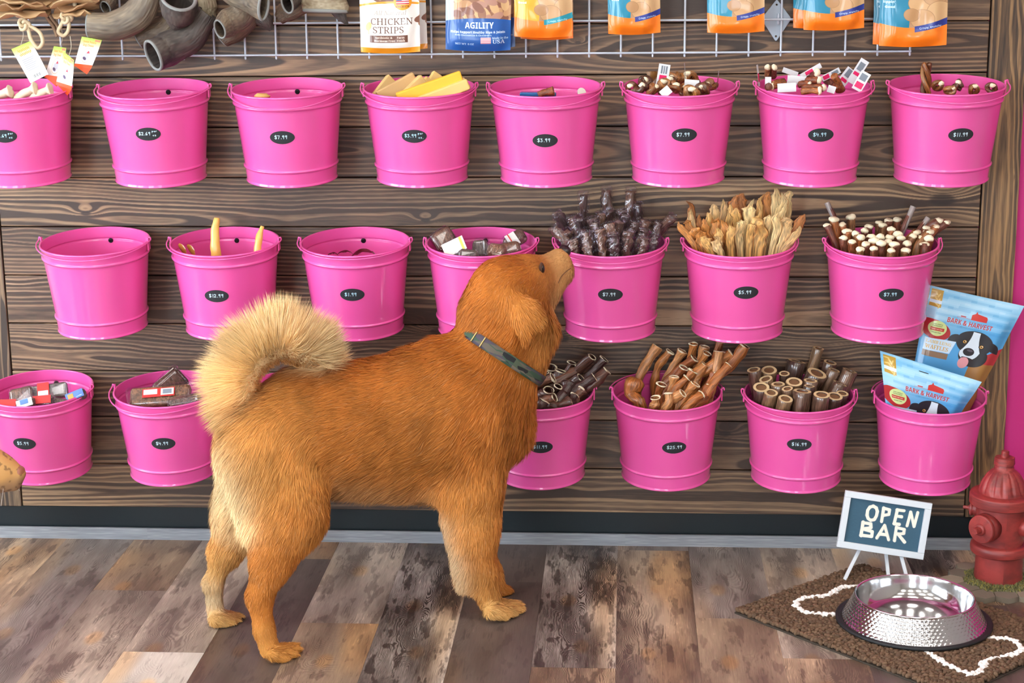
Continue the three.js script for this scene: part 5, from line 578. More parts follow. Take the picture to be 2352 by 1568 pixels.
// horns
{ const hornTex = (s, a, b) => dataTex(128, 128, (x, y) => { const n = 0.5 + 0.6 * fbm(x * 0.05 + s, y * 0.03, s, 3) + 0.2 * noise(x * 0.5, y * 0.12, s); return mix3(a, b, clamp(n)); }), mats = [[3, [78, 68, 60], [166, 148, 122]], [7, [42, 38, 38], [112, 100, 92]], [11, [62, 50, 42], [140, 118, 94]], [17, [128, 112, 88], [196, 184, 158]]].map(([s, a, b]) => new THREE.MeshPhysicalMaterial({ map: hornTex(s, a, b), bumpMap: mottle, bumpScale: 0.002, roughness: 0.55 })), rimM = std(srgb(138, 140, 138), 0.7);
  const horn = (label, m, z, rs, pts, squash = 0.85, open = 0.82, ends = 1) => { const P = pts.map(([x, y, dz = 0]) => atZ(x, y, z + dz)), o = P[0], t = thing('horn', label, 'horn', o, 'horn chews'), Q = P.map((p) => rel(o, p)), f = (u) => { const k = u * (rs.length - 1), i = Math.min(rs.length - 2, Math.floor(k)); return lerp(rs[i], rs[i + 1], k - i) / 960; };
    mesh('shell', sweep(Q, (u, a) => f(u) * (1 + 0.07 * noise(u * 6, Math.cos(a) + z * 90, Math.sin(a))), { segs: 24, sides: 22, hollow: open, squash }), mats[m], t); if (rs[0] > 15) { const cv = new THREE.CatmullRomCurve3(Q), T = cv.getTangent(0), N = Math.abs(T.y) > 0.9 ? V(1, 0, 0) : V(0, 1, 0); N.addScaledVector(T, -N.dot(T)).normalize(); const Bn = T.clone().cross(N), ring = []; for (let i = 0; i <= 22; i++) { const a = i / 22 * Math.PI * 2, r = f(0) * (1 + 0.07 * noise(0, Math.cos(a) + z * 90, Math.sin(a))) * (1 + open) / 2; ring.push(Q[0].clone().addScaledVector(N, Math.cos(a) * r).addScaledVector(Bn, Math.sin(a) * r * squash)); } mesh('cut_rim', wire(ring, f(0) * (1 - open) * 0.52, 44, 6), rimM, t); } };
  horn('long curved grey-brown horn with a cut end above the paper tags', 0, 0.11, [30, 34, 36, 30, 24], [[205, 58], [262, 60], [318, 30], [345, -20], [352, -70]]);
  horn('cup-shaped dark horn opening upwards between the curved horns', 1, 0.13, [46, 47, 42, 24, 6], [[412, -2, 0.03], [411, 14, 0.02], [408, 36, 0], [402, 56], [398, 68]], 0.9);
  horn('broad lower horn with a flared opening facing down', 1, 0.09, [40, 40, 34, 26], [[352, 128, 0.05], [385, 112, 0.02], [440, 84], [478, 30]], 0.75);
  horn('short brown horn between the long curved horn and the broad one', 2, 0.06, [22, 26, 30, 30], [[320, 92], [345, 78], [385, 60], [420, 10]]);
  horn('folded pale hoof-like horn with a slit', 0, 0.1, [24, 34, 34, 26], [[505, 68, 0.05], [522, 54, 0.02], [555, 36], [580, -10]], 0.6);
  horn('rounded brown horn hanging below the hoof-like horn', 2, 0.07, [16, 30, 34, 30], [[512, 94], [535, 72], [560, 40], [575, 0]], 0.9);
  horn('grey horn with a pale oval opening', 0, 0.12, [36, 36, 30, 24], [[606, 12, 0.06], [575, -4, 0.02], [540, -14], [500, -40]], 0.4);
  horn('small dark horn tip pointing down below the oval opening', 1, 0.07, [6, 18, 24, 24], [[624, 68], [612, 52], [590, 28], [570, -5]]);
  horn('grey horn with a square cut opening', 1, 0.11, [26, 26, 26], [[660, 8, 0.05], [680, -14], [705, -60]], 0.55);
  horn('brown wavy horn piece under the square opening', 2, 0.08, [14, 24, 24, 24], [[640, 44], [655, 30], [685, 14], [730, -10]], 0.7);
  horn('broad cream sheet of horn at the end of the row', 3, 0.1, [54, 54, 50], [[745, 24], [745, -4], [748, -60]], 0.4);
  horn('dark triangular horn splinter below the cream sheet', 1, 0.06, [3, 16, 26], [[798, 56], [780, 30], [760, -10]], 0.5); horn('small horn with a blue-grey oval opening behind the long one', 0, 0.06, [18, 18, 14], [[242, 18, 0.03], [255, 0], [270, -40]], 0.7); horn('tan horn between the cup-shaped horn and the folded one', 3, 0.06, [20, 30, 30], [[478, 48], [470, 20], [462, -40]], 0.8); }
// rawhide stacks on ropes with tags
{ const hide = std(srgb(206, 170, 126), 0.7), hideDark = std(srgb(176, 136, 98), 0.7), rope = new THREE.MeshPhysicalMaterial({ color: srgb(214, 194, 160), roughness: 0.9 });
  const twisted = (pts, r) => sweep(pts, (u, a) => r * (1 + 0.22 * Math.cos(2 * a)), { segs: 70, sides: 10, twist: 46 });
  for (const [cx, z, w, label, loop, knotAt] of [[52, 0.125, 0.075, 'stack of wavy rawhide slices on a knotted rope above the barcode tag', [[62, 58], [66, 72], [72, 92], [88, 110], [98, 98], [92, 76], [76, 64], [64, 58]], [55, 56]], [172, 0.1, 0.062, 'smaller stack of wavy rawhide slices with a rope loop beside horns', [[152, 36], [140, 58], [134, 74], [146, 82], [156, 72], [158, 54], [152, 40]], [152, 40]]]) {
    const o = atZ(cx, 0, z), t = thing('rawhide_stack', label, 'chew toy', o, 'rawhide stacks on ropes'); let n = 0;
    for (const [py, k, m] of [[32, 0.86, hide], [20, 0.92, hideDark], [6, 1.05, hide], [-10, 1, hideDark], [-26, 1.1, hide], [-42, 1, hide]]) { const c = rel(o, atZ(cx + 4 * Math.sin(n * 2), py, z)), s = n++ * 7 + cx; mesh('rawhide_slice', gridGeo(30, 4, (u, v) => { const a = u * Math.PI * 2, r = w * k * [0.02, 0.6, 1, 1, 0.05][Math.round(v * 4)] * (1 + 0.12 * noise(Math.cos(a) * 2 + s, Math.sin(a) * 2)), y = [0, -0.003, 0, 0.005, 0.008][Math.round(v * 4)]; return V(c.x + Math.cos(a) * r, c.y + y + 0.016 * noise(Math.cos(a) * 2.6 + s, Math.sin(a) * 2.6, 3) * smooth(0.1, 1, r / w), c.z + Math.sin(a) * r * 0.8); }), Object.assign(m, { side: THREE.DoubleSide }), t); }
    mesh('rope_loop', twisted(loop.map(([x, y]) => rel(o, atZ(x, y, z + 0.03))), 0.0042), rope, t); const kk = bumpy(new THREE.TorusKnotGeometry(0.009, 0.0042, 60, 8, 2, 3), 0.002, 120); const kp = rel(o, atZ(...knotAt, z + 0.03)); kk.translate(kp.x, kp.y, kp.z); mesh('knot', kk, rope, t); mesh('rope', twisted([[0, -0.02], [0.001, 0.02], [-0.002, 0.09]].map(([x, y]) => V(x, y, 0.004)), 0.005), rope, t); }
  { const o = atZ(105, 30, 0.07), t = thing('rope', 'thin brown rope strands hanging between the rawhide stacks', 'rope', o); for (const k of [0, 10]) mesh('strand', twisted([[95 + k, 10], [108 + k, 40], [122 + k, 60], [132 + k * 0.6, 84]].map(([x, y]) => rel(o, atZ(x, y, 0.06))), 0.0042), std(srgb(160, 128, 100), 0.9), t); }
  const tagTex = canvasTex(512, 256, (g) => { for (const i of [0, 1]) { const x = i * 256, gr = g.createLinearGradient(0, 0, 0, 256); gr.addColorStop(0, '#b4d64a'); gr.addColorStop(i ? 0.35 : 0.3, '#f3f5ee'); gr.addColorStop(1, '#f3f3f1'); g.fillStyle = gr; g.fillRect(x, 0, 256, 256); }
    g.strokeStyle = '#b9a22a'; g.lineWidth = 6; for (const y of [34, 62]) { g.beginPath(); for (let i = 0; i <= 24; i++) g.lineTo(56 + i * 6, y + 9 * Math.sin(i * 1.9 + y)); g.stroke(); } g.fillStyle = '#a9adb3'; for (let i = 0; i < 7; i++) g.fillRect(46, 96 + i * 13, 150 - (i % 3) * 18, 6); g.fillStyle = '#4a4d52'; for (let i = 0; i < 14; i++) g.fillRect(70 + i * 8, 216, 3 + (i * 5 % 4), 22);
    g.fillStyle = '#d98a2e'; g.font = 'bold 26px sans-serif'; g.fillText('Sweet Potato', 290, 44, 170); g.fillText('Dog Chews', 300, 74, 150); g.fillStyle = '#f08a6a'; g.fillRect(430, 6, 70, 18); g.strokeStyle = '#e4b89a'; g.lineWidth = 4; g.beginPath(); g.arc(384, 150, 62, 0, 7); g.stroke(); g.fillStyle = '#dcdfee'; g.beginPath(); g.arc(384, 150, 50, 0, 7); g.fill(); g.fillStyle = '#c8cbd8'; g.fillRect(352, 130, 64, 46); g.fillStyle = '#c83448'; g.beginPath(); g.moveTo(372, 132); g.lineTo(392, 108); g.lineTo(412, 130); g.fill(); g.fillStyle = '#5a4468'; g.beginPath(); g.ellipse(366, 178, 26, 12, 0.3, 0, 7); g.fill(); g.fillStyle = '#f0591e'; g.beginPath(); g.moveTo(256, 232); g.lineTo(512, 226); g.lineTo(512, 256); g.lineTo(256, 256); g.fill(); });
  const tagM = new THREE.MeshPhysicalMaterial({ map: tagTex, roughness: 0.45, side: THREE.DoubleSide });
  const paperTag = (label, side, z, q) => { const P = q.map(([x, y, dz = 0]) => atZ(x, y, z + dz)), o = P[0].clone().lerp(P[2], 0.5), t = thing('paper_tag', label, 'tag', o, 'paper tags on the rope toys'), C = P.map((p) => rel(o, p)), nrm = C[1].clone().sub(C[0]).cross(C[3].clone().sub(C[0])).normalize(), sheet = (d) => gridGeo(4, 6, (u, v) => C[3].clone().lerp(C[2], u).lerp(C[0].clone().lerp(C[1], u), v).addScaledVector(nrm, d + 0.004 * Math.sin(Math.PI * v) * Math.sin(u * 2))), a = sheet(0.0003), b = sheet(-0.0003); for (const g of [a, b]) { const uv = g.attributes.uv; for (let i = 0; i < uv.count; i++) uv.setX(i, (side + 0.01 + uv.getX(i) * 0.98) / 2); } mesh('card', mergeGeometries([a, b]), tagM, t);
    if (side) { const tri = C[3].clone().lerp(C[2], 0.5).addScaledVector(C[3].clone().sub(C[0]), 0.16); const g = new THREE.BufferGeometry(); const l = C[3].clone().lerp(C[2], 0.1), r = C[2].clone(); tri.lerp(r.clone().addScaledVector(C[3].clone().sub(C[0]), 0.22), 0.7); g.setAttribute('position', new THREE.Float32BufferAttribute([...l.toArray(), ...tri.toArray(), ...r.toArray()], 3)); g.computeVertexNormals(); mesh('orange_tip', g, std(srgb(238, 84, 28), 0.45, { side: THREE.DoubleSide }), t); } mesh('string', wire([C[0].clone().lerp(C[1], 0.5), C[0].clone().lerp(C[1], 0.5).add(V(0.004, 0.02, -0.01)), C[0].clone().lerp(C[1], 0.5).add(V(0.0, 0.045, -0.02))], 0.0009, 10, 5), std(srgb(200, 190, 170), 0.9), t); };
  paperTag('pale green and white paper tag with a barcode below', 0, 0.15, [[26, 113], [70, 94], [111, 170], [70, 191]]); paperTag('paper tag half hidden behind a narrower tag', 1, 0.13, [[124, 106], [152, 110], [140, 186], [102, 178]]); paperTag('narrow paper tag with an orange tip over the bucket rim', 1, 0.16, [[146, 118], [170, 138], [164, 206, 0.02], [128, 194, 0.0]]); paperTag('paper tag with a round picture and orange tip below the long horn', 1, 0.12, [[188, 84], [234, 92], [209, 158], [170, 152]]); }
// two blue pouches in the last bottom-row bucket
const pouchTex = canvasTex(1024, 1024, (g) => {
  const gr = g.createLinearGradient(0, 0, 300, 700); gr.addColorStop(0, '#6fb7e2'); gr.addColorStop(0.5, '#a9d6ef'); gr.addColorStop(1, '#4f9fd6'); g.fillStyle = gr; g.fillRect(0, 0, 1024, 1024); for (let i = 0; i < 40; i++) { g.fillStyle = i % 2 ? 'rgba(60,140,205,0.22)' : 'rgba(205,232,246,0.25)'; g.fillRect(i * 137 % 900 - 60, i * 61 % 480, 260, 34); }
  g.fillStyle = '#b8902e'; g.fillRect(28, 30, 130, 230); g.fillStyle = '#d8bc6a'; for (let i = 0; i < 9; i++) { g.beginPath(); g.ellipse(60 + i * 29 % 80, 60 + i * 23, 34, 9, i, 0, 7); g.fill(); } g.fillStyle = '#cfe2f0'; g.fillRect(28, 170, 130, 44);
  g.fillStyle = '#c8322e'; g.beginPath(); g.moveTo(520, 330); g.lineTo(520, 262); g.lineTo(556, 238); g.lineTo(566, 206); g.lineTo(580, 236); g.lineTo(690, 256); g.lineTo(704, 282); g.lineTo(704, 330); g.fill(); g.fillRect(400, 300, 60, 14); g.fillRect(360, 322, 160, 4); g.font = 'bold 92px sans-serif'; g.save(); g.translate(258, 424); g.scale(0.72, 1); g.fillText('BARK & HARVEST', 0, 0, 860); g.restore(); g.fillStyle = '#3a6f9e'; g.font = '20px sans-serif'; g.fillText('AIR DRIED CHEWS FOR DOGS', 420, 458);
  g.fillStyle = '#b0282c'; g.beginPath(); g.ellipse(150, 560, 200, 130, 0.3, 0, 7); g.fill(); g.fillStyle = '#cfe09a'; g.beginPath(); g.ellipse(176, 540, 112, 106, 0.1, 0, 7); g.fill(); g.fillStyle = '#c0392b'; g.fillRect(92, 530, 168, 44); g.fillStyle = '#3d4a2c'; g.font = 'bold 20px sans-serif'; g.fillText('ONE SIMPLE', 112, 490); g.fillText('INGREDIENT', 108, 514); g.fillStyle = '#f3e7d0'; g.fillText('FROM THE USA', 96, 560, 160); g.fillStyle = '#3d4a2c'; g.fillText('GRAIN FREE', 116, 606);
  // printed photograph of a black and white dog
  g.fillStyle = '#b03038'; g.beginPath(); g.moveTo(1024, 640); g.lineTo(860, 760); g.lineTo(720, 1024); g.lineTo(1024, 1024); g.fill(); g.fillStyle = '#a3743c'; g.fillRect(700, 900, 324, 124);
  g.fillStyle = '#26252b'; g.beginPath(); g.ellipse(660, 640, 230, 170, 0.15, 0, 7); g.fill(); g.beginPath(); g.moveTo(440, 560); g.quadraticCurveTo(330, 560, 330, 690); g.quadraticCurveTo(400, 700, 470, 650); g.fill(); g.beginPath(); g.moveTo(850, 580); g.quadraticCurveTo(990, 610, 990, 740); g.quadraticCurveTo(900, 720, 860, 700); g.fill(); g.beginPath(); g.ellipse(700, 820, 190, 150, 0.2, 0, 7); g.fill();
  g.fillStyle = '#d7e3ee'; g.beginPath(); g.moveTo(600, 480); g.lineTo(690, 486); g.quadraticCurveTo(700, 640, 770, 760); g.quadraticCurveTo(740, 900, 600, 880); g.quadraticCurveTo(500, 850, 520, 770); g.quadraticCurveTo(610, 640, 600, 480); g.fill();
  for (const [x, y] of [[540, 640], [760, 668]]) { g.fillStyle = '#15131a'; g.beginPath(); g.ellipse(x, y, 36, 30, 0, 0, 7); g.fill(); g.fillStyle = '#d8a04a'; g.beginPath(); g.arc(x, y, 22, 0, 7); g.fill(); g.fillStyle = '#100c0c'; g.beginPath(); g.arc(x, y, 11, 0, 7); g.fill(); g.fillStyle = '#fff'; g.beginPath(); g.arc(x + 6, y - 7, 5, 0, 7); g.fill(); }
  g.fillStyle = '#221e26'; g.beginPath(); g.ellipse(630, 770, 72, 56, 0.1, 0, 7); g.fill(); g.fillStyle = '#5a525e'; g.beginPath(); g.ellipse(640, 748, 40, 16, 0.1, 0, 7); g.fill(); g.fillStyle = '#2a2026'; g.beginPath(); g.ellipse(650, 868, 90, 20, 0.15, 0, 7); g.fill(); g.fillStyle = '#e09aa0'; g.beginPath(); g.ellipse(610, 930, 70, 80, 0.1, 0, 7); g.fill();
  g.fillStyle = '#c6dcee'; g.beginPath(); g.moveTo(60, 690); g.lineTo(440, 668); g.lineTo(400, 850); g.lineTo(60, 860); g.fill(); g.fillStyle = '#d8b25c'; g.font = 'bold 60px serif'; g.fillText('LAMB LUNG', 76, 752, 320); g.font = 'bold 76px serif'; g.fillStyle = '#d09a2a'; g.fillText('WAFFLES', 76, 830, 300); g.fillStyle = '#8a6a50'; g.fillRect(60, 860, 330, 80); });
{ const pm = new THREE.MeshPhysicalMaterial({ map: pouchTex, roughness: 0.4, clearcoat: 0.5, clearcoatRoughness: 0.15, side: THREE.DoubleSide });
  const put = (label, px, zt, zb, d) => { const [a, b, c, e] = [atZ(...px[0], zt), atZ(...px[1], zt), atZ(...px[2], zb), atZ(...px[3], zb)], o = c.clone().lerp(e, 0.5), t = thing('blue_pouch', label, 'treat pouch', o, 'blue pouches'), q = [a, b, c, e].map((p) => rel(o, p)), w = a.distanceTo(b), h = a.distanceTo(e);
    const face = (s) => { const g = gridGeo(22, 22, (u, v) => { const seal = smooth(0.01, 0.12, Math.min(u, 1 - u)) * smooth(1, 0.78, v), p = q[3].clone().lerp(q[2], u).lerp(q[0].clone().lerp(q[1], u), v); p.z += s * (0.0007 + d * seal * (1 + 0.35 * noise(u * 3, v * 3, zt * 60 + s))) + 0.0025 * noise(u * 7, v * 5, zt * 40); return p; }), uv = g.attributes.uv; for (let i = 0; i < uv.count; i++) uv.setY(i, 1 - clamp((1 - uv.getY(i)) * h / (w * 0.78), 0, 0.995)); if (s < 0) { const ix = g.index.array; for (let i = 0; i < ix.length; i += 3) { const k = ix[i]; ix[i] = ix[i + 1]; ix[i + 1] = k; } g.computeVertexNormals(); } return g; };
    mesh('pouch', mergeGeometries([face(1), face(-1)]), pm, t); const hp = q[0].clone().lerp(q[1], 0.44).lerp(q[3].clone().lerp(q[2], 0.44), 0.022 / h); const sl = rbox(0.026, 0.0035, 0.003, 0.0015); sl.rotateZ(Math.atan2(b.y - a.y, b.x - a.x)); sl.translate(hp.x, hp.y, hp.z + 0.003); mesh('hang_slot', sl, std(srgb(30, 34, 40), 0.7), t); };
  put('tall blue dog treat pouch leaning behind the smaller pouch', [[2136, 655], [2353, 703], [2205, 985], [2075, 960]], 0.075, 0.1, 0.012); put('front blue dog treat pouch sunk into the stickerless bucket', [[2021, 805], [2255, 877], [2165, 1010], [2040, 985]], 0.2, 0.185, 0.012); }
for (const [cx, cy] of [[897, -70], [1100, -72], [1250, -72], [1457, -72], [1690, -75], [1905, -80], [2095, -75]]) { const p = atZ(cx, cy, 0.024), t = thing('peg_hook', 'white wire peg hook on the grid holding treat bags', 'hook', p, 'peg hooks'); mesh('prong', merge([rod(V(0, 0, 0), V(0, 0, 0.115), 0.002), rod(V(0, 0, 0.115), V(0, 0.012, 0.12), 0.002)]), wireMat, t); mesh('back_plate', rbox(0.014, 0.03, 0.003, 0.001, 0, 0, 0.0015), wireMat, t); }

// ---------------------------------------------------------------- mat, bowl, sign, hydrant
{ const A = V(0.728, 0, -0.685).normalize(), Bv = V(0.69, 0, 0.724).normalize(), C0 = V(0.251, 0, 0.455), LA = 0.455, LB = 0.612, mid = C0.clone().addScaledVector(A, LA / 2).addScaledVector(Bv, LB / 2);
  const t = thing('chenille_mat', 'brown chenille floor mat with a white bone outline under the bowl', 'mat', mid), yaw = Math.atan2(-Bv.z, Bv.x);
  const base = rbox(LB, 0.004, LA, 0.0015, 0, 0.002, 0); base.rotateY(yaw); mesh('backing', base, std(srgb(58, 48, 38), 0.85), t);
  const outline = [[0.573, 0.307], [0.522, 0.309], [0.505, 0.324], [0.474, 0.367], [0.422, 0.383], [0.397, 0.416], [0.4, 0.451], [0.418, 0.477], [0.486, 0.487], [0.6, 0.62], [0.663, 0.713], [0.694, 0.769], [0.72, 0.801], [0.751, 0.777], [0.769, 0.731], [0.849, 0.682], [0.858, 0.658], [0.845, 0.611], [0.804, 0.605], [0.68, 0.45]].map(([x, z]) => V(x, 0, z)), oc = new THREE.CatmullRomCurve3(outline, true).getPoints(160);
  const R = rng(71), brown = [], white = [], M = new THREE.Matrix4(), nub = new THREE.IcosahedronGeometry(0.0049, 1); const step = 0.0078;
  for (let i = 0; i * step < LB - 0.008; i++) for (let j = 0; j * step < LA - 0.008; j++) { const p = C0.clone().addScaledVector(Bv, 0.006 + (i + (R() - 0.5) * 0.7) * step).addScaledVector(A, 0.006 + (j + (R() - 0.5) * 0.7) * step); let d = 9; for (const q of oc) d = Math.min(d, Math.hypot(q.x - p.x, q.z - p.z)); const s = 0.85 + R() * 0.4; const m = new THREE.Matrix4().compose(V(p.x - mid.x, 0.0075 + R() * 0.004, p.z - mid.z), new THREE.Quaternion().setFromEuler(new THREE.Euler(R() * 3, R() * 3, R() * 3)), V(s, s * 0.9, s * 1.25)); (d < 0.0075 ? white : brown).push(m); }
  for (const q of oc) for (let k = 0; k < 2; k++) { const s = 0.8 + R() * 0.3; white.push(new THREE.Matrix4().compose(V(q.x - mid.x + (R() - 0.5) * 0.008, 0.011 + R() * 0.003, q.z - mid.z + (R() - 0.5) * 0.008), new THREE.Quaternion(), V(s, s * 0.8, s))); }
  for (const [name, list, c, v] of [['pile', brown, srgb(98, 74, 54), 0.6], ['bone_outline', white, srgb(240, 238, 232), 0.06]]) { const im = new THREE.InstancedMesh(nub, std(new THREE.Color(1, 1, 1), 0.9), list.length); im.name = name; list.forEach((m, i) => { im.setMatrixAt(i, m); im.setColorAt(i, c.clone().multiplyScalar(1 - v / 2 + v * R())); }); im.userData.kind = 'stuff'; t.add(im); } }
const steel = new THREE.MeshPhysicalMaterial({ color: srgb(214, 214, 216), metalness: 1, roughness: 0.13 });
{ const t = thing('dog_bowl', 'stainless steel dog bowl with hammered sides on the brown mat', 'dog bowl', V(0.65, 0.0135, 0.52)), H = 0.062;
  const ham = dataTex(512, 64, (x, y) => { const row = Math.floor(y / 8), u = (x + (row % 2) * 4) % 8 / 8 - 0.5, v = y % 8 / 8 - 0.5, h = 255 * Math.max(0, 1 - (u * u + v * v) * 4.5); return [h, h, h]; }, false); ham.wrapS = ham.wrapT = THREE.RepeatWrapping; ham.repeat.set(1.2, 1);
  const out = []; for (let i = 0; i <= 12; i++) { const u = i / 12; out.push(new THREE.Vector2(lerp(0.163, 0.1335, Math.pow(u, 0.85)), lerp(0.006, H - 0.003, u))); }
  mesh('hammered_side', new THREE.LatheGeometry(out, 96), new THREE.MeshPhysicalMaterial({ color: srgb(205, 205, 208), metalness: 1, roughness: 0.16, bumpMap: ham, bumpScale: 0.0007, side: THREE.DoubleSide }), t);
  const inn = [[0.1335, H - 0.003], [0.1335, H], [0.1315, H + 0.0016], [0.129, H], [0.1275, H - 0.004], [0.122, 0.035], [0.112, 0.017], [0.1, 0.0115], [0.06, 0.0105], [0.0001, 0.0102]].map(([r, y]) => new THREE.Vector2(r, y)); mesh('basin', new THREE.LatheGeometry(new THREE.SplineCurve(inn).getPoints(60).map((p) => new THREE.Vector2(Math.max(p.x, 0.0001), p.y)), 96), Object.assign(steel.clone(), { side: THREE.DoubleSide }), t);
  mesh('rubber_ring', new THREE.LatheGeometry([[0.158, 0.0], [0.168, 0], [0.1735, 0.003], [0.1735, 0.0075], [0.169, 0.0105], [0.163, 0.009], [0.158, 0.006]].map(([r, y]) => new THREE.Vector2(r, y)), 96), std(srgb(26, 26, 28), 0.6), t); }
{ const c = V(0.6234, 0.137, 0.215), t = thing('chalkboard_sign', 'small white-framed chalkboard reading OPEN BAR on thin easel legs', 'sign', V(c.x, 0.012, c.z)), W2 = 0.105, H2 = 0.0695, b = 0.0155, roll = -0.146, lean = -0.16;
  const wh = std(srgb(212, 218, 224), 0.6), face = new THREE.Group(), y0 = c.y - 0.012; const place = (g) => g.rotateX(lean).rotateZ(roll).translate(0, y0, 0);
  for (const [w, h, x, y] of [[W2 * 2, b, 0, H2 - b / 2], [W2 * 2, b, 0, -H2 + b / 2], [b, H2 * 2 - 2 * b, -W2 + b / 2, 0], [b, H2 * 2 - 2 * b, W2 - b / 2, 0]]) mesh('frame_bar', place(rbox(w, h, 0.012, 0.0012, x, y, 0.002)), wh, t);
  const tex = canvasTex(512, 320, (g) => { g.fillStyle = '#35586c'; g.fillRect(0, 0, 512, 320); const r = rng(4); for (let i = 0; i < 900; i++) { g.fillStyle = i % 2 ? 'rgba(80,130,155,0.12)' : 'rgba(30,60,80,0.12)'; g.fillRect(r() * 512, r() * 320, 4 + r() * 14, 2); } g.lineCap = g.lineJoin = 'round'; g.strokeStyle = '#f1e8da';
    const L = { O: [[[0.5, 0], [0.2, 0.1], [0.05, 0.35], [0.06, 0.7], [0.22, 0.92], [0.48, 1], [0.78, 0.92], [0.95, 0.65], [0.95, 0.35], [0.8, 0.1], [0.5, 0]]], P: [[[0.2, 0.02], [0.2, 1]], [[0.2, 0.05], [0.75, 0.1], [0.8, 0.4], [0.25, 0.55]]], E: [[[0.2, 0], [0.15, 1]], [[0.2, 0.02], [0.85, 0]], [[0.2, 0.45], [0.75, 0.45]], [[0.15, 1], [0.6, 1]]], N: [[[0.1, 1], [0.2, 0.02], [0.75, 1], [0.9, 0]]], B: [[[0.1, 0], [0.1, 1]], [[0.1, 0.05], [0.7, 0.05], [0.75, 0.35], [0.15, 0.5], [0.9, 0.6], [0.9, 0.95], [0.1, 0.98]]], A: [[[0.05, 1], [0.5, 0], [0.95, 1]], [[0.25, 0.68], [0.75, 0.68]]], R: [[[0.15, 1], [0.15, 0.02]], [[0.15, 0.05], [0.75, 0.1], [0.75, 0.4], [0.2, 0.52]], [[0.35, 0.5], [0.95, 1]]] };
    const put = (txt, x, y, w, h) => { for (const ch of txt) { for (const s of L[ch]) for (let k = 0; k < 4; k++) { g.lineWidth = 15 + r() * 8; g.globalAlpha = 0.75; g.beginPath(); s.forEach(([a, bb], i) => g[i ? 'lineTo' : 'moveTo'](x + a * w + (r() - 0.5) * 6, y + bb * h + (r() - 0.5) * 6)); g.stroke(); } x += w * 1.28; } g.globalAlpha = 1; }; put('OPEN', 128, 40, 72, 102); put('BAR', 104, 162, 88, 98); });
  const bd = new THREE.PlaneGeometry(W2 * 2 - 2 * b + 0.002, H2 * 2 - 2 * b + 0.002).translate(0, 0, 0.0012); place(bd); mesh('chalkboard', bd, new THREE.MeshPhysicalMaterial({ map: tex, roughness: 0.75 }), t); mesh('back_board', place(rbox(W2 * 2 - 0.01, H2 * 2 - 0.01, 0.003, 0.001, 0, 0, -0.0035)), std(srgb(190, 184, 172), 0.8), t);
  const leg = (x0, y0p, z0, x1, y1p, z1) => { const a = rel(t.position, atZ(x0, y0p, z0)), q = rel(t.position, atZ(x1, y1p, z1)); q.y = Math.max(q.y, 0.0); const d = q.clone().sub(a), g = rbox(0.0085, d.length(), 0.007, 0.001); g.applyQuaternion(new THREE.Quaternion().setFromUnitVectors(V(0, -1, 0), d.clone().normalize())); g.translate((a.x + q.x) / 2, (a.y + q.y) / 2, (a.z + q.z) / 2); mesh('leg', g, wh, t); }; leg(1998, 1212, 0.175, 1939, 1341, 0.262); leg(2030, 1225, 0.17, 2040, 1338, 0.235); leg(2056, 1222, 0.175, 2084, 1345, 0.262); }
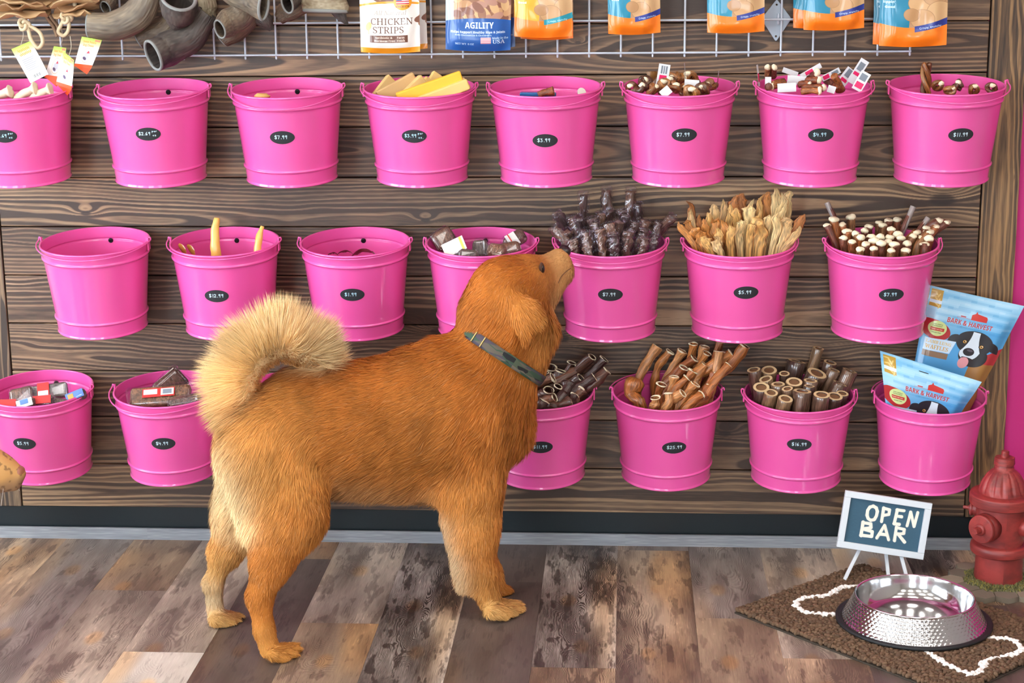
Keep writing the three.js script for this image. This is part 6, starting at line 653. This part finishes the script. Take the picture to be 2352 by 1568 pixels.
{ const t = thing('fire_hydrant', 'red toy fire hydrant on a mossy paver base', 'fire hydrant', V(0.893, 0, 0.25)), red = new THREE.MeshPhysicalMaterial({ map: dataTex(256, 256, (x, y) => { const n = fbm(x * 0.03, y * 0.03, 5, 4), m = fbm(x * 0.12, y * 0.12, 9, 3); return mix3([156, 56, 52], [116, 42, 40], clamp(0.4 + n * 1.2 + m * 0.5)); }), roughness: 0.42 });
  const lathe = (pts, n = 48) => new THREE.LatheGeometry(pts.map(([r, y]) => new THREE.Vector2(r, y)), n);
  const y0 = 0.014;
  mesh('barrel', lathe([[0.0575, y0], [0.0555, 0.04], [0.0545, 0.09], [0.0545, 0.102], [0.054, 0.127], [0.057, 0.157], [0.06, 0.187], [0.058, 0.212]]), red, t);
  mesh('lower_flange', lathe([[0.05, 0.085], [0.065, 0.085], [0.068, 0.088], [0.069, 0.098], [0.0675, 0.106], [0.062, 0.11], [0.05, 0.112]]), red, t); mesh('upper_flange', lathe([[0.05, 0.203], [0.073, 0.205], [0.0765, 0.208], [0.0765, 0.228], [0.074, 0.233], [0.05, 0.235]]), red, t);
  const dome = lathe([[0.0555, 0.233], [0.0555, 0.238], [0.054, 0.248], [0.049, 0.262], [0.04, 0.277], [0.029, 0.288], [0.023, 0.291], [0.023, 0.297], [0.0205, 0.299], [0.0205, 0.304]], 96); { const p = dome.attributes.position; for (let i = 0; i < p.count; i++) { const y = p.getY(i), r = Math.hypot(p.getX(i), p.getZ(i)), a = Math.atan2(p.getZ(i), p.getX(i)), k = smooth(0.237, 0.245, y) * smooth(0.286, 0.272, y), f = 1 - 0.09 * k * Math.max(0, Math.cos(a * 14)) ** 2; p.setX(i, p.getX(i) * f); p.setZ(i, p.getZ(i) * f); } dome.computeVertexNormals(); } mesh('bonnet', dome, red, t);
  mesh('cap', new THREE.CylinderGeometry(0.0235, 0.025, 0.017, 8).translate(0, 0.312, 0), red, t); mesh('top_nut', new THREE.CylinderGeometry(0.0095, 0.0105, 0.016, 5).translate(0, 0.328, 0), red, t);
  for (const [n, az, y, r, len] of [['pumper_outlet', -0.8, 0.16, 0.034, 0.034], ['side_outlet', 0.95, 0.158, 0.022, 0.034], ['rear_outlet', -1.95, 0.185, 0.018, 0.024]]) { const put = (g) => g.rotateX(Math.PI / 2).translate(0, 0, 0.048).rotateY(az).translate(0, y, 0); const o = mesh(n, put(lathe([[0, 0], [r * 1.02, 0], [r * 1.02, len * 0.55], [r * 0.9, len * 0.62], [r * 0.9, len * 0.75], [r, len * 0.8], [r, len], [r * 0.93, len * 1.07], [0.0001, len * 1.07]], 32)), red, t); mesh('outlet_nut', put(lathe([[r * 0.42, len], [r * 0.42, len * 1.2], [r * 0.3, len * 1.25], [0.0001, len * 1.25]], 24)), red, o); mesh('outlet_nut', put(new THREE.CylinderGeometry(r * 0.26, r * 0.28, len * 0.8, 5).translate(0, len * 1.35, 0)), red, o); }
  const R = rng(88), pav = [srgb(138, 126, 108), srgb(120, 110, 96), srgb(152, 140, 122)].map((c) => std(c, 0.85)), hex = new THREE.CylinderGeometry(0.0305, 0.0315, 0.013, 6);
  for (let q = -4; q <= 4; q++) for (let s = -4; s <= 4; s++) { const x = 0.0535 * (q + s / 2), z = 0.0465 * s, d = Math.hypot(x, z); if (d > 0.115) continue; const m = mesh('paver', hex, pav[Math.floor(R() * 3)], t); m.position.set(x, 0.0068, z); m.rotation.y = Math.PI / 6 * 0; m.scale.setScalar(0.97); m.scale.y = 0.95 + R() * 0.08; }
  const tuft = new THREE.ConeGeometry(0.0022, 0.011, 4), list = []; for (let i = 0; i < 2400; i++) { const a = R() * Math.PI * 2, r = 0.057 + Math.abs(R() + R() - 1) * 0.026 + 0.004 * Math.sin(a * 7); list.push(new THREE.Matrix4().compose(V(Math.cos(a) * r, 0.0145 + R() * 0.009 * (1 - (r - 0.057) / 0.03), Math.sin(a) * r), new THREE.Quaternion().setFromEuler(new THREE.Euler((R() - 0.5) * 2, R() * 6, (R() - 0.5) * 2)), V(1, 0.6 + R() * 0.8, 1))); }
  const im = new THREE.InstancedMesh(tuft, std(new THREE.Color(1, 1, 1), 0.9), list.length); im.name = 'moss'; list.forEach((m, i) => { im.setMatrixAt(i, m); im.setColorAt(i, [srgb(108, 110, 70), srgb(140, 136, 96), srgb(92, 92, 62), srgb(150, 142, 74)][Math.floor(R() * 4)]); }); im.userData.kind = 'stuff'; t.add(im); }

// ---------------------------------------------------------------- second dog, only its muzzle reaches into the picture
{ const nose = atZ(57, 1080, 0.9), t = thing('speckled_dog', 'short-haired speckled tan dog whose muzzle pokes in beside a bucket', 'dog', V(nose.x, 0, nose.z)), ny = nose.y, bones = []; const b = (ax, ay, az, ra, bx, by, bz, rb, s = 0.03, k = 1) => bones.push({ a: V(ax, ay, az), b: V(bx, by, bz), ra, rb, k, s });
  b(-0.012, ny - 0.006, 0, 0.013, -0.06, ny + 0.012, 0, 0.026, 0.015); b(-0.026, ny - 0.027, 0, 0.016, -0.07, ny - 0.012, 0, 0.032, 0.02); b(-0.06, ny - 0.004, 0, 0.034, -0.14, ny + 0.03, 0, 0.052, 0.03); b(-0.15, ny + 0.035, 0, 0.064, -0.2, ny + 0.03, 0, 0.062, 0.03); b(-0.19, ny + 0.02, 0, 0.055, -0.32, ny - 0.03, 0, 0.075, 0.05); b(-0.34, ny - 0.08, 0, 0.11, -0.72, ny - 0.09, 0, 0.1, 0.05, 0.8); for (const z of [-0.07, 0.07]) { b(-0.36, ny - 0.14, z, 0.05, -0.36, 0.2, z, 0.034); b(-0.36, 0.2, z, 0.032, -0.36, 0.03, z, 0.024); b(-0.36, 0.022, z, 0.022, -0.32, 0.02, z, 0.018, 0.015); b(-0.72, ny - 0.12, z, 0.07, -0.69, 0.24, z, 0.045); b(-0.69, 0.24, z, 0.04, -0.77, 0.14, z, 0.026); b(-0.77, 0.14, z, 0.026, -0.75, 0.03, z, 0.022); b(-0.75, 0.022, z, 0.022, -0.71, 0.02, z, 0.018, 0.015); b(-0.19, ny + 0.07, z * 0.85, 0.018, -0.2, ny + 0.0, z * 1.1, 0.022, 0.012, 0.5); } b(-0.8, ny - 0.06, 0, 0.025, -0.95, ny - 0.2, 0, 0.012);
  const f = fieldOf(bones), head = surfaceNet(V(-0.24, ny - 0.13, -0.12), V(0.02, ny + 0.13, 0.12), 0.0032, f), body = surfaceNet(V(-0.99, -0.01, -0.16), V(-0.215, ny + 0.12, 0.16), 0.01, (x, y, z) => Math.max(f(x, y, z), 0.0015 - y));
  const col = (q) => { const n = fbm(q.x * 26, q.y * 26, q.z * 26, 3), sp = noise(q.x * 190, q.y * 190, q.z * 190), low = smooth(ny + 0.004, ny - 0.03, q.y - 0.25 * (q.x + 0.03)); let c = srgb(196, 146, 86).lerp(srgb(128, 98, 76), clamp(low * 0.9 + n * 0.5)); if (sp > 0.42) c.lerp(srgb(70, 46, 32), 0.6); return c; };
  mesh('body', mergeGeometries([head, body].map((g) => { const o = g.toNonIndexed(); o.deleteAttribute('normal'); const m = mergeVertices(o, 1e-5); m.computeVertexNormals(); return paint(m, col); })), new THREE.MeshPhysicalMaterial({ vertexColors: true, roughness: 0.7 }), t);
  const ng = bumpy(new THREE.SphereGeometry(0.0125, 20, 14).scale(0.85, 1.05, 1.15), 0.002, 90); ng.translate(-0.011, ny - 0.003, 0); mesh('nose', ng, std(srgb(150, 92, 70), 0.45), t); for (const z of [-1, 1]) { const h = new THREE.SphereGeometry(0.0045, 12, 8).scale(0.6, 1.3, 0.6).rotateZ(0.5); h.translate(-0.0135, ny - 0.008, z * 0.0115); mesh('nostril', h, std(srgb(30, 18, 14), 0.6), t); const e = new THREE.SphereGeometry(0.009, 14, 10); e.translate(-0.125, ny + 0.055, z * 0.044); mesh('eye', e, std(srgb(26, 16, 10), 0.15), t); }
  const R = rng(5); for (let i = 0; i < 9; i++) { const z = i % 2 ? 1 : -1, s = V(-0.035 - 0.004 * i, ny - 0.028 - 0.003 * (i % 3), z * 0.024), e = s.clone().add(V(0.004 - 0.004 * i, -0.022 - R() * 0.012, z * 0.02)); mesh('whisker', rod(s, e, 0.00035, 4), std(srgb(216, 206, 196), 0.6), t); } }
scene.traverse((o) => { if (o.isMesh || o.isLight) { o.castShadow = !o.isRectAreaLight; if (o.isMesh) o.receiveShadow = true; } });
renderer.render(scene, camera);
